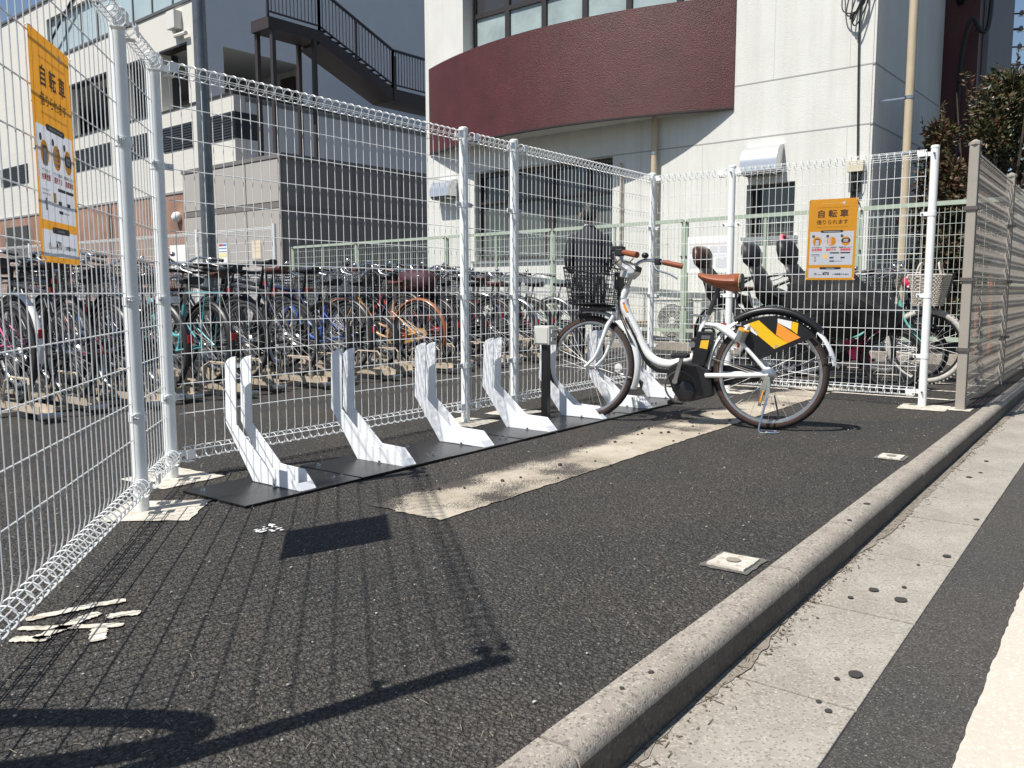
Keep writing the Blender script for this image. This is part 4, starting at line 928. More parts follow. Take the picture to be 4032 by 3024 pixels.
def saddle(parent, x, z, m, M=None, name='saddle', L=.26, wide=.095, slope=0):
    rings = []
    for t in [i / 10 for i in range(11)]:
        xx = x - L * .5 + L * t; wd = lin(wide, .020, min(1, (t / .75)) ** .8) if t < .75 else lin(.020 + .012, .018, (t - .75) / .25)
        wd = max(.020, wide * (1 - t) ** .75 + .016 * t) * (1 if 0 < t < 1 else .75); hh = .045 - .018 * t; zz = z + slope * t + .012 * (2 * t - 1) ** 2
        rings.append([Vector((xx, wd * math.cos(a), zz + (hh * math.sin(a) * .45 if math.sin(a) > 0 else hh * math.sin(a) * (1.2 if abs(math.cos(a)) > .3 else .6)))) for a in [2 * PI * k / 14 for k in range(14)]])
    mb = MB(); mb.M = M; mb.loft(rings); return mb.build(name, m, parent, smooth=50)
def tubes(parent, name, m, lst, M=None, n=8, smooth=50):
    mb = MB(); mb.M = M
    for pts, r in lst: mb.tube(pts, r, n)
    return mb.build(name, m, parent, smooth=smooth)
def crankset(parent, x, z, M_arm=M_STEEL, ang=.4, ring=True, L=.165, off=.07):
    o = None
    mb = MB()
    dx, dz = L * math.cos(ang), L * math.sin(ang)
    mb.bar((x, off, z), (x + dx, off + .005, z + dz), .022, .012, (0, 1, 0)); mb.bar((x, -off, z), (x - dx, -off - .005, z - dz), .022, .012, (0, 1, 0)); mb.cyl((x, -off, z), (x, off, z), .02, n=10)
    if ring: mb.torus((x, -off + .015, z), (0, 1, 0), .085, .006, 28, 4); mb.tube([(x - .08, -off + .015, z), (x + .08, -off + .015, z)], .007, 4); mb.tube([(x, -off + .015, z - .08), (x, -off + .015, z + .08)], .007, 4)
    o = mb.build('crank', M_arm, parent, smooth=40)
    for s in (1, -1):
        p = MB(); c = (x + s * dx, s * (off + .055), z + s * dz); p.box(c[0] - .045, c[0] + .045, c[1] - .035, c[1] + .035, c[2] - .011, c[2] + .011); p.build('pedal', M_BLACK, o, bevel=.004)
    return o
def proto_city(r=.335, wb=1.10, small=False):
    """front = +x, rear wheel contact at the origin"""
    o = thing('bicycle', 'x', 'bicycle'); tr = .019
    fx = wb; z = r
    make_wheel(o, 'rear_wheel', 0, z, r, tr, M_RUBBER, M_ALU); make_wheel(o, 'front_wheel', fx, z, r, tr, M_RUBBER, M_ALU)
    bb = (.44, .27); st = (.335, .66); ht = (.86, .74); hb = (.90, .60)
    if small: bb = (.40, .26)
    tubes(o, 'frame', M_BLACK, [(bez([(hb[0] - .01, 0, hb[1] + .05), (.75, 0, .46), (.60, 0, .33), (bb[0], 0, bb[1])], 6), .019), (bez([(ht[0], 0, ht[1] - .03), (.70, 0, .53), (.52, 0, .41), (.40, 0, .40)], 6), .014), ([(bb[0], 0, bb[1]), (st[0], 0, st[1])], .015), ([(hb[0], 0, hb[1]), (ht[0], 0, ht[1])], .019)] +
          [([(bb[0], s * .03, bb[1]), (0, s * .06, z)], .009) for s in (1, -1)] + [([(st[0] + .015, s * .02, st[1] - .10), (0, s * .06, z)], .007) for s in (1, -1)])
    tubes(o, 'fork', M_STEEL, [([(hb[0], 0, hb[1]), (hb[0] + .01, 0, hb[1] - .02)], .016)] + [(bez([(hb[0] + .005, s * .05, hb[1]), (hb[0] + .07, s * .052, z + .16), (fx, s * .055, z)], 5), .010) for s in (1, -1)] + [([(hb[0], -.05, hb[1]), (hb[0], .05, hb[1])], .011)])
    tubes(o, 'seat_post', M_STEEL, [([(st[0], 0, st[1]), (st[0] - .045, 0, .83)], .0135)])
    saddle(o, st[0] - .05, .86, M_BLACK)
    hbz = ht[1] + .22
    hbar = tubes(o, 'handlebar', M_CHROME, [([(ht[0], 0, ht[1]), (ht[0] - .05, 0, hbz - .03)], .013)] + [(bez([(ht[0] - .05, 0, hbz - .03), (ht[0] - .03, s * .06, hbz + .01), (ht[0] - .05, s * .16, hbz + .06), (ht[0] - .12, s * .24, hbz + .05), (ht[0] - .26, s * .28, hbz + .03)], 5), .011) for s in (1, -1)])
    for s in (1, -1): tubes(hbar, 'grip', M_BLACK, [([(ht[0] - .15, s * .252, hbz + .048), (ht[0] - .27, s * .283, hbz + .028)], .016)]); tubes(hbar, 'brake_lever', M_STEEL, [(bez([(ht[0] - .10, s * .22, hbz + .045), (ht[0] - .14, s * .21, hbz + .01), (ht[0] - .23, s * .25, hbz - .02)], 4), .005)], n=5)
    MB().ell((ht[0] - .08, .12, hbz + .09), .026, .026, .022, 10, 5).build('bell', M_CHROME, hbar, smooth=True)
    basket(o, ht[0] + .07, ht[0] + .33, .125, .165, ht[1] + .03, ht[1] + .24, M_STEEL)
    fender(o, 0, z, r + .025, math.radians(-8), math.radians(200), .026, M_STEEL, name='rear_fender'); fender(o, fx, z, r + .025, math.radians(35), math.radians(200), .026, M_STEEL, name='front_fender')
    tubes(o, 'rear_carrier', M_STEEL, [([(.22, s * .05, r * 2 + .09), (-.16, s * .06, r * 2 + .09)], .006) for s in (1, -1)] + [([(-.16, -.06, r * 2 + .09), (-.16, .06, r * 2 + .09)], .006), ([(.05, -.055, r * 2 + .09), (.05, .055, r * 2 + .09)], .005)] + [([(-.06, s * .06, r * 2 + .09), (0, s * .065, z)], .005) for s in (1, -1)], n=5)
    crankset(o, bb[0], bb[1], ang=-.7)
    MB().prism([(bb[0] + .11, bb[1] - .02), (bb[0] + .09, bb[1] + .08), (bb[0], bb[1] + .11), (0, z + .05), (-.05, z), (-.02, z - .05), (bb[0], bb[1] - .10), (bb[0] + .09, bb[1] - .08)], -.078, -.062, 1).build('chain_case', M_BLACK, o)
    tubes(o, 'stand', M_STEEL, [([(-.0, s * .07, z - .02), (-.05, s * .12, .03)], .007) for s in (1, -1)] + [([(-.05, -.12, .03), (-.05, .12, .03)], .007)])
    MB().box(-.372, -.360, -.022, .022, z + .05, z + .11).build('rear_reflector', mat('reflector', (.42, .015, .015), .45), o, bevel=.004)
    return o
def proto_sport(r=.345):
    o = thing('bicycle', 'x', 'bicycle'); wb = 1.04; tr = .0165; z = r
    make_wheel(o, 'rear_wheel', 0, z, r, tr, M_RUBBER, M_BLACK, spokes=24); make_wheel(o, 'front_wheel', wb, z, r, tr, M_RUBBER, M_BLACK, spokes=24)
    bb = (.43, .28); st = (.28, .80); ht = (.84, .86); hb = (.88, .72)
    tubes(o, 'frame', M_BLACK, [([(hb[0] - .005, 0, hb[1] + .03), (bb[0], 0, bb[1])], .022), ([(ht[0], 0, ht[1] - .03), (st[0] + .02, 0, st[1] - .04)], .018), ([(bb[0], 0, bb[1]), (st[0], 0, st[1])], .017), ([(hb[0], 0, hb[1]), (ht[0], 0, ht[1])], .022)] +
          [([(bb[0], s * .03, bb[1]), (0, s * .06, z)], .010) for s in (1, -1)] + [([(st[0] + .02, s * .02, st[1] - .08), (0, s * .06, z)], .008) for s in (1, -1)])
    tubes(o, 'fork', M_BLACK, [([(hb[0] - .01, s * .02, hb[1] + .01), (hb[0] + .015, s * .05, hb[1] - .05), (wb, s * .055, z)], .012) for s in (1, -1)])
    tubes(o, 'seat_post', M_BLACK, [([(st[0], 0, st[1]), (st[0] - .045, 0, .95)], .0135)]); saddle(o, st[0] - .04, .965, M_BLACK, wide=.07, L=.27)
    hbz = ht[1] + .09
    hbar = tubes(o, 'handlebar', M_BLACK, [([(ht[0], 0, ht[1]), (ht[0] - .02, 0, hbz - .02), (ht[0] + .06, 0, hbz)], .014), ([(ht[0] + .02, -.29, hbz + .01), (ht[0] + .06, -.05, hbz), (ht[0] + .06, .05, hbz), (ht[0] + .02, .29, hbz + .01)], .013)])
    for s in (1, -1): tubes(hbar, 'grip', M_RUBBER, [([(ht[0] + .035, s * .19, hbz + .008), (ht[0] + .017, s * .31, hbz + .011)], .0165)]); tubes(hbar, 'brake_lever', M_BLACK, [(bez([(ht[0] + .05, s * .15, hbz), (ht[0] + .10, s * .17, hbz - .02), (ht[0] + .09, s * .26, hbz - .03)], 4), .006)], n=5)
    crankset(o, bb[0], bb[1], M_BLACK, ang=2.6)
    tubes(o, 'chain', M_STEEL, [([(0, -.055, z + .035), (bb[0], -.055, bb[1] + .085)], .003), ([(0, -.055, z - .035), (bb[0], -.055, bb[1] - .085)], .003)], n=4)
    MB().torus((0, -.045, z), (0, 1, 0), .045, .012, 16, 4).build('sprocket', M_STEEL, o); tubes(o, 'kick_stand', M_BLACK, [([(.06, .05, z - .04), (-.02, .17, .02)], .008)])
    MB().box(st[0] - .065, st[0] - .045, -.018, .018, .76, .80).build('tail_light', mat('tail_red', (.30, .01, .01), .5), o)
    return o
PROTO = {'city': proto_city(), 'sport': proto_sport(), 'mini': proto_city(.255, .98, True)}
def place_bike(kind, x, y, rz, label, group, cols, drop=(), z=0, lean=0, steer=0):
    o = copy_tree(PROTO[kind]); o.location = (x, y, z); o.rotation_euler = (lean, 0, rz); tag(o, label, 'bicycle')
    if group: o['group'] = group
    elif 'group' in o: del o['group']
    for ch in list(o.children):
        nm = ch.name.split('.')[0]
        if nm in drop:
            for g in list(ch.children): bpy.data.objects.remove(g)
            bpy.data.objects.remove(ch); continue
        if nm in cols: setmat(ch, cols[nm])
        for g in ch.children:
            n2 = g.name.split('.')[0]
            if n2 in cols: setmat(g, cols[n2])
    return o
def paint(name, c, r=.3): return mat('paint_' + name, c, r, 0, .06, 10, coat=.4)
# ---------------------------------------------------------------- the rental e-bike
STR = dict(yel=[(.124, .632), (.066, .653), (-.031, .567), (-.1, .522), (-.027, .486), (.07, .565)], whL=[(.154, .618), (.124, .632), (.07, .582), (.073, .562)], org=[(-.041, .641), (-.171, .556), (-.1, .522), (-.034, .57)], whR=[(-.041, .664), (-.121, .648), (-.116, .602), (-.041, .641)], yel2=[(-.124, .648), (-.156, .639), (-.152, .574), (-.116, .602)], whB=[(-.029, .513), (-.053, .504), (-.027, .486)])
RB = thing('rental_bicycle', 'white rental e-bike with tan saddle and striped wheel guard parked in a dock', 'bicycle', (2.86, -1.66, 0), math.radians(102.2))
M_EB = paint('ebike_white', (.80, .81, .80), .28)
M_EBB = mat('ebike_black', (.012, .012, .014), .38, 0, .1, 10)
M_TYRE = mat('tyre_dark', (.02, .017, .016), .75, 0, .3, 30); M_TYRB = mat('tyre_brown', (.075, .034, .024), .7, 0, .2, 20)
RR = .335; FX = 1.136
hbp = Vector((.94, 0, .70)); htp = Vector((.875, 0, .87))
SM = Matrix.Translation(hbp) @ Matrix.Rotation(math.radians(-15), 4, (htp - hbp).normalized()) @ Matrix.Translation(-hbp)
make_wheel(RB, 'rear_wheel', 0, RR, RR, .021, M_TYRE, M_ALU, None, 32, .06, M_TYRB, hub_r=.03)
make_wheel(RB, 'front_wheel', FX, RR, RR, .021, M_TYRE, M_ALU, SM, 32, .05, M_TYRB)
tubes(RB, 'frame', M_EB, [(bez([(.905, 0, .775), (.895, 0, .715), (.831, 0, .592), (.762, 0, .455), (.692, 0, .390), (.60, 0, .372), (.51, 0, .398), (.455, 0, .42)], 6), [.030] * 8 + [.028] * 35), ([(.385, 0, .665), (.47, 0, .38)], .0185), ([(.955, 0, .685), (.885, 0, .845)], .023)], n=14)
tubes(RB, 'rear_stay', M_EB, [(bez([(.39, 0, .625), (.31, s * .035, .617), (.24, s * .055, .596), (.12, s * .062, .475), (.0, s * .066, .345)], 5), .012) for s in (1, -1)] + [([(.37, s * .055, .315), (.19, s * .062, .322), (.0, s * .07, .335)], .0145) for s in (1, -1)], n=10)
tubes(RB, 'fork', M_EB, [([(.945, 0, .70), (.965, 0, .65)], .022)] + [(bez([(.955, s * .035, .668), (.985, s * .052, .60), (1.02, s * .055, .50), (1.065, s * .055, .40), (FX, s * .056, RR)], 5), [.0165, .016, .016, .0155, .015, .015, .0145, .014, .014, .0135, .013, .013, .0125, .012, .012, .0115, .011, .011, .0105, .010, .010]) for s in (1, -1)], SM, 10)
fender(RB, FX, RR, RR + .030, math.radians(82), math.radians(200), .030, M_EB, SM, 'front_fender')
rf = fender(RB, 0, RR, RR + .032, math.radians(-2), math.radians(58), .030, M_EB, None, 'rear_fender'); fender(RB, 0, RR, RR + .032, math.radians(136), math.radians(170), .030, M_EB, None, 'rear_fender')
MB().torus((0, 0, RR), (0, 1, 0), RR + .040, .024, 26, 10, a0=math.radians(-46 - 2), a1=math.radians(34), flat=1.1).build('guard_tube', M_EBB, RB, smooth=50)
tubes(RB, 'fender_stay', M_CHROME, [([(-.0, s * .07, .34), (-.345, s * .035, .452)], .0028) for s in (1, -1)] + [([(.0, s * .07, .33), (.345, s * .03, .42)], .0026) for s in (1, -1)], n=5)
tubes(RB, 'front_stay', M_CHROME, [([(FX, s * .06, .335), (.80, s * .03, .28)], .0026) for s in (1, -1)], SM, 5)
MB().prism([(.80, .27), (.775, .25), (.782, .21)], -.02, .02, 1).build('mud_flap', M_BLACK, RB)
# wheel guard panel with its stripes, on both sides
topc = [(RR * 1.02 * math.cos(a), RR + RR * 1.02 * math.sin(a)) for a in [math.radians(60 + (136 - 60) * i / 16) for i in range(17)]]
for s in (1, -1):
    gp = MB().prism([(.17, .615)] + topc[1:] + [(-.250, .562), (.085, .408), (.110, .408)], s * .044, s * .048, 1).build('wheel_guard', M_EBB, RB)
    for nm, c, poly in (('stripe', 'yellow', STR['yel']), ('stripe', 'white', STR['whL']), ('stripe', 'orange', STR['org']), ('stripe', 'white', STR['whR']), ('stripe', 'yellow', STR['yel2']), ('stripe', 'white', STR['whB'])):
        col = {'yellow': (.80, .49, .012), 'white': (.78, .79, .78), 'orange': (.82, .30, .035)}[c]
        MB().prism(poly, s * .0485, s * .0493, 1).build(nm, mat('stripe_' + c, col, .4), gp)
# battery, motor, cranks
MB().prism([(.424, .582), (.336, .578), (.345, .50), (.378, .372), (.460, .375), (.454, .42)], -.052, .052, 1).build('battery', M_EBB, RB, bevel=.006)
bt = [c for c in RB.children if c.name.startswith('battery')][0]
MB().prism([(.400, .527), (.352, .530), (.362, .474), (.409, .482)], .0525, .0535, 1).build('battery_label', mat('label_yellow', (.78, .46, .03), .5), bt)
MB().prism([(.398, .558), (.345, .558), (.347, .537), (.400, .536)], .0525, .0532, 1).build('battery_badge', mat('badge_grey', (.12, .12, .13), .4), bt)
tubes(bt, 'battery_handle', M_EBB, [(bez([(.40, .03, .578), (.39, .03, .60), (.34, .03, .597), (.325, .03, .572)], 4), .008)])
MB().cyl((.455, .028, .50), (.455, .05, .50), .019, n=14).build('key_lock', M_STEEL, bt); MB().box(.425, .468, -.02, .028, .46, .54).build('lock_case', M_EBB, bt, bevel=.006)
mo = MB().prism([(.612, .318), (.59, .365), (.53, .398), (.42, .385), (.345, .345), (.315, .19), (.40, .165), (.47, .145), (.53, .155), (.572, .21)], -.055, .055, 1).build('motor', M_EBB, RB, bevel=.014)
MB().tube([(.49, .05, .215), (.49, .068, .215), (.49, .074, .215)], [.062, .060, .045], 24).build('motor_cover', M_EBB, mo, smooth=40)
MB().torus((.52, .055, .24), (0, 1, 0), .095, .006, 30, 5).build('motor_ring', mat('motor_ring', (.06, .06, .062), .35), mo, smooth=True)
ck = MB().bar((.547, .085, .276), (.505, .095, .428), .024, .016, (0, 1, 0)).bar((.547, -.085, .276), (.589, -.095, .124), .024, .016, (0, 1, 0)).cyl((.547, -.09, .276), (.547, .095, .276), .017, n=12).build('crank', M_STEEL, RB, smooth=40)
for x, y, z in ((.503, .145, .437), (.591, -.145, .118)):
    pd = MB().box(x - .05, x + .05, y - .045, y + .045, z - .012, z + .012).build('pedal', M_BLACK, ck, bevel=.005)
    for k in (-.03, 0, .03): MB().box(x + k - .006, x + k + .006, y - .04, y + .04, z + .0125, z + .017).build('tread', M_BLACK, pd)
MB().prism([(.50, .34), (.30, .37), (0, .378), (-.04, .335), (0, .29), (.3, .24), (.5, .20), (.6, .25)], -.080, -.066, 1).build('chain_case', M_EBB, RB, bevel=.004)
# saddle
rings = []
for i in range(13):
    t = i / 12; x = .185 + .252 * t; wd = (.100 * (1 - t) ** .72 + .022 * t ** .5) * (1 if 0 < t < 1 else .82); zt = .932 - .010 * math.sin(PI * t) + .002 * t; dp = .094 * (1 - t) ** .7 + .026
    if t > .0: rings.append([Vector((x, wd * math.cos(a), zt - dp * (.5 - .5 * math.sin(a)) ** (1.0 if math.sin(a) > 0 else 1.3))) for a in [2 * PI * k / 16 for k in range(16)]])
    else: rings.append([Vector((x, wd * math.cos(a), zt - .004 - dp * .92 * (.5 - .5 * math.sin(a)))) for a in [2 * PI * k / 16 for k in range(16)]])
sd = MB().loft(rings).build('saddle', M_BRASS, RB, smooth=50)
MB().loft([[Vector((.1845 - k, p.y * .93, .932 - .004 - (.932 - p.z - .004) * .93)) for p in rings[0]] for k in (0, .012)]).build('saddle_back', mat('saddle_grey', (.045, .047, .046), .6), sd, smooth=30)
MB().tube([Vector((.182, p.y, p.z)) for p in rings[0]], .0028, 6, closed=True).build('saddle_piping', mat('piping_cream', (.55, .43, .25), .6), sd)
for x, z, y in ((.36, .893, .049), (.315, .882, .060), (.268, .868, .072)):
    MB().ell((x, y, z), .010, .006, .009, 8, 5).build('rivet', M_CHROME, sd, smooth=True)
for s in (1, -1):
    MB().tube([(.205 + .016 * math.cos(a), s * .045 + .016 * math.sin(a), .845 + .035 * a / 20) for a in [i * .6 for i in range(34)]], .003, 5).build('saddle_spring', M_BLACK, sd)
tubes(sd, 'saddle_rail', M_BLACK, [(bez([(.39, s * .02, .905), (.33, s * .03, .862), (.26, s * .035, .852), (.2, s * .045, .85)], 4), .0045) for s in (1, -1)], n=6)
MB().box(.205, .212, -.03, .03, .775, .835).build('saddle_tag', mat('tag_grey', (.10, .10, .10), .6), sd)
tubes(RB, 'seat_post', mat('post_grey', (.07, .07, .075), .35, .6), [([(.378, 0, .66), (.305, 0, .862)], .0145)], n=12)
cl_ = MB().cyl((.3795, 0, .648), (.372, 0, .680), .023, n=14).build('seat_clamp', M_CHROME, RB, smooth=40); tubes(cl_, 'clamp_lever', M_CHROME, [(bez([(.385, .02, .672), (.43, .035, .678), (.47, .03, .682)], 4), .006)], n=6)
# front end
tubes(RB, 'stem', M_STEEL, [([(.888, 0, .84), (.845, 0, .955)], .0135), ([(.893, 0, .825), (.888, 0, .842)], .022)], SM, 12)
sx, sz = .845, .955
hb_ = tubes(RB, 'handlebar', M_CHROME, [(bez([(sx, 0, sz), (sx + .035, s * .055, sz + .0), (sx + .06, s * .12, sz + .045), (sx + .035, s * .185, sz + .085), (sx - .05, s * .235, sz + .082), (sx - .18, s * .285, sz + .055)], 6), .0112) for s in (1, -1)], SM, 10)
for s in (1, -1):
    tubes(hb_, 'grip', M_BRASS, [([(sx - .07, s * .243, sz + .078), (sx - .19, s * .289, sz + .052)], [.0165, .019])], SM, 12)
    MB_ = MB(); MB_.M = SM; MB_.box(sx - .06, sx - .01, s * .232 - .02, s * .232 + .02, sz + .058, sz + .10); MB_.build('lever_clamp', M_BLACK, hb_, bevel=.006)
    tubes(hb_, 'brake_lever', M_ALU, [(bez([(sx - .02, s * .21, sz + .07), (sx - .05, s * .205, sz + .025), (sx - .12, s * .245, sz + .0), (sx - .17, s * .268, sz - .03)], 4), [.007] * 13)], SM, 6)
m_ = MB(); m_.M = SM; m_.ell((sx + .02, -.17, sz + .115), .024, .024, .02, 12, 6); m_.build('bell', M_BLACK, hb_, smooth=True)
m_ = MB(); m_.M = SM; m_.box(sx - .03, sx + .045, .155, .215, sz + .095, sz + .125); m_.build('display', M_BLACK, hb_, bevel=.005)
m_ = MB(); m_.M = SM; m_.prism([(sx + .075, sz - .045), (sx + .01, sz - .055), (sx - .03, sz - .02), (sx - .035, sz + .02), (sx + .06, sz + .055)], -.045, .045, 1); m_.build('front_console', mat('console_silver', (.60, .61, .62), .3, .4), hb_, bevel=.008)
m_ = MB(); m_.M = SM; m_.prism([(sx - .034, sz - .012), (sx - .040, sz + .018), (sx + .05, sz + .062), (sx + .055, sz + .055)], -.036, .036, 1); m_.build('console_screen', M_EBB, hb_)
for k in range(6):
    tubes(RB, 'brake_cable', M_BLACK, [(bez([(sx + .03, (-1) ** k * (.20 - .02 * k), sz + .08), (sx + .11 + .01 * k, (-1) ** k * .12, sz + .06 - .02 * k), (sx + .10, .01 * k - .02, sz - .04), (.93, .015 + .004 * k, .78 - .01 * k), (.90, .034, .66), (.80 + .006 * k, .036, .50)], 5), .0036)], SM if k < 4 else None, 5)
tubes(RB, 'frame_cable', M_BLACK, [(bez([(.885, .03, .66 - .004 * k), (.82, .033, .545 - .006 * k), (.755, .033, .415 - .012 * k), (.68, .03, .348 - .010 * k), (.60, .03, .338 - .008 * k)], 5), .005) for k in range(3)], None, 6)
bk = basket(RB, .985, 1.235, .145, .185, .735, .965, mat('basket_black', (.016, .016, .017), .45), SM, 9, 11, rw=.0026, rim=.005)
m_ = MB(); m_.M = SM; m_.box(.95, 1.19, -.07, .07, .700, .716); m_.build('basket_bracket', M_BLACK, bk)
m_ = MB(); m_.M = SM; m_.box(.945, .985, -.05, .06, .83, .95); m_.build('lock_unit', M_EB, bk, bevel=.012)
m_ = MB(); m_.M = SM; m_.box(.936, .944, -.045, .055, .835, .94); m_.build('lock_unit_back', M_EBB, bk)
m_ = MB(); m_.M = SM; m_.tube([(1.16, 0, .68), (1.20, 0, .68), (1.225, 0, .68)], [.018, .03, .034], 14); m_.build('head_lamp', M_BLACK, bk, smooth=40)
m_ = MB(); m_.M = SM; m_.cyl((1.226, 0, .68), (1.231, 0, .68), .032, n=14); m_.build('lamp_lens', M_CHROME, bk)
m_ = MB(); m_.M = SM; m_.box(.93, .97, -.03, .03, .64, .70); m_.build('brake_caliper', M_STEEL, RB, bevel=.006)
# ring lock, hub, stand
lk = MB().tube([(.168, .070, .535), (.146, .082, .592)], .033, 20).build('ring_lock', M_ALU, RB, smooth=40); MB().tube([(.1462, .0818, .5915), (.143, .0832, .600)], .0325, 20).build('lock_cap', mat('lock_orange', (.70, .33, .03), .4), lk, smooth=40)
MB().torus((.16, 0, .57), (.75, 0, .66), .075, .011, 20, 6).build('lock_shackle', M_ALU, lk, smooth=True)
tubes(lk, 'frame_clamp', M_EB, [([(.30, .05, .615), (.19, .06, .545)], .021)])
MB().box(.262, .30, -.012, .012, .618, .632).build('seat_stay_light', mat('light_red', (.35, .02, .02), .3), RB, bevel=.003)
hbk = MB().tube([(0, .052, RR), (0, .074, RR), (0, .082, RR)], [.045, .045, .030], 18).build('hub_brake', M_STEEL, RB, smooth=40)
MB().bar((0, .08, .325), (.03, .085, .24), .03, .008, (0, 1, 0)).bar((.03, .088, .25), (.042, .092, .15), .018, .010, (0, 1, 0)).build('brake_arm', M_CHROME, hbk)
MB().bar((.022, .0935, .245), (.04, .0975, .17), .008, .004, (0, 1, 0)).build('arm_strip', mat('arm_orange', (.75, .32, .04), .4), hbk)
tubes(RB, 'stand', M_CHROME, [(bez([(.0, .085, .20), (.02, .12, .10), (.03, .155, .012), (-.03, .165, .008), (-.08, .14, .008), (-.05, .12, .010), (.02, .145, .012)], 5), .0062), ([(-.02, -.085, .20), (-.05, -.15, .01)], .0062), ([(.0, .085, .20), (-.005, .07, .33)], .012)], n=7)
lt = text_mesh('PAS NATURA', .034, mat('logo_grey', (.35, .35, .35), .4), .0004)
lo = link('logo', lt, RB, (.842, .0302, .60), (PI / 2, 0, 0)); lo.rotation_euler = Euler((PI / 2, math.radians(-(-62)), PI), 'XYZ'); lo.scale = (.7, .7, .7)
MB().prism([(.902, .735), (.888, .742), (.868, .70), (.882, .692)], .0285, .0297, 1).build('frame_sticker', mat('stick_orange', (.72, .30, .03), .5), RB)
MB().prism([(.908, .752), (.894, .758), (.889, .745), (.903, .738)], .0285, .0297, 1).build('frame_sticker', mat('stick_red', (.6, .06, .05), .5), RB)
for y in (.004, -.004): MB().ell((FX - .2, y * 3, RR), .022, .003, .03, 10, 5).build('spoke_reflector', mat('refl_clear', (.7, .7, .68), .2), RB)

# ---------------------------------------------------------------- sliding bicycle racks and the parked rows
rail_src = thing('rack_rail', 'x', 'bicycle rack')
MB().box(-.045, .045, 0, 1.75, .055, .060).box(-.045, -.040, 0, 1.75, .060, .105).box(.040, .045, 0, 1.75, .060, .105).build('channel', M_BEIGE, rail_src)
MB().tube([(-.05, .10, .10), (-.055, .10, .24), (-.03, .16, .27), (-.03, .42, .27), (-.05, .46, .24), (-.05, .52, .10)], .008, 6).build('guide_loop', M_BEIGE, rail_src)
MB().tube([(.05, .20, .10), (.055, .22, .22), (.03, .26, .25), (.03, .50, .25), (.05, .54, .10)], .008, 6).build('guide_loop', M_BEIGE, rail_src)
MB().tube([(-.05, 1.35, .10), (-.05, 1.42, .42), (0, 1.45, .5), (.05, 1.42, .42), (.05, 1.35, .10)], .009, 6).build('wheel_stop', M_BEIGE, rail_src)
MB().box(-.06, .06, -.07, -.003, .035, .052).cyl((-.07, -.05, .045), (.07, -.05, .045), .02, n=8).build('end_roller', M_STEEL, rail_src)
MB().box(-.03, .03, .35, .45, .0, .054).box(-.03, .03, 1.3, 1.4, 0, .054).build('rail_foot', M_STEEL, rail_src)
for y, lab in ((2.6, 'front steel base track under the front row of parked bicycles'), (3.55, 'rear steel base track under the front row of parked bicycles')):
    MB_ = MB().box(-.4, 8.4, y - .03, y + .03, .006, .034); o = tag(MB_.build('base_track', M_BEIGE), lab, 'bicycle rack')
G1 = 'bicycles in the front row of the lot'; G2 = 'bicycles in the back row of the lot'; G3 = 'sliding bicycle rack rails'
def cols(frame, wheel=None, sad=None, bas=None, fen=None, case=None, grip=None):
    d = {'frame': frame, 'fork': frame}
    if sad: d['saddle'] = sad
    if bas: d['basket'] = bas
    if fen: d['rear_fender'] = fen; d['front_fender'] = fen
    if case: d['chain_case'] = case
    if grip: d['grip'] = grip
    if wheel: d['rim'] = wheel
    return d
cB = paint('black', (.012, .012, .013)); cDG = paint('darkgrey', (.05, .052, .055)); cTE = paint('teal', (.10, .42, .45)); cBL = paint('blue', (.03, .10, .38)); cGO = paint('gold', (.50, .28, .10)); cRE = paint('red', (.36, .012, .02)); cSI = paint('silver', (.45, .46, .47)); cNA = paint('navy', (.015, .022, .06)); cGR = paint('green', (.03, .14, .09)); cWH = paint('white', (.72, .72, .70)); cCR = paint('cream', (.62, .55, .40)); cPI = paint('pink', (.62, .10, .26)); cOR = paint('orange', (.34, .11, .04)); cWI = paint('wine', (.16, .012, .025))
sBR = mat('saddle_brown', (.10, .035, .022), .35, 0, .2, 10); sBK = mat('saddle_black', (.014, .014, .014), .45)
bBK = MATS['basket_black']; bST = M_STEEL
bBK2 = bBK
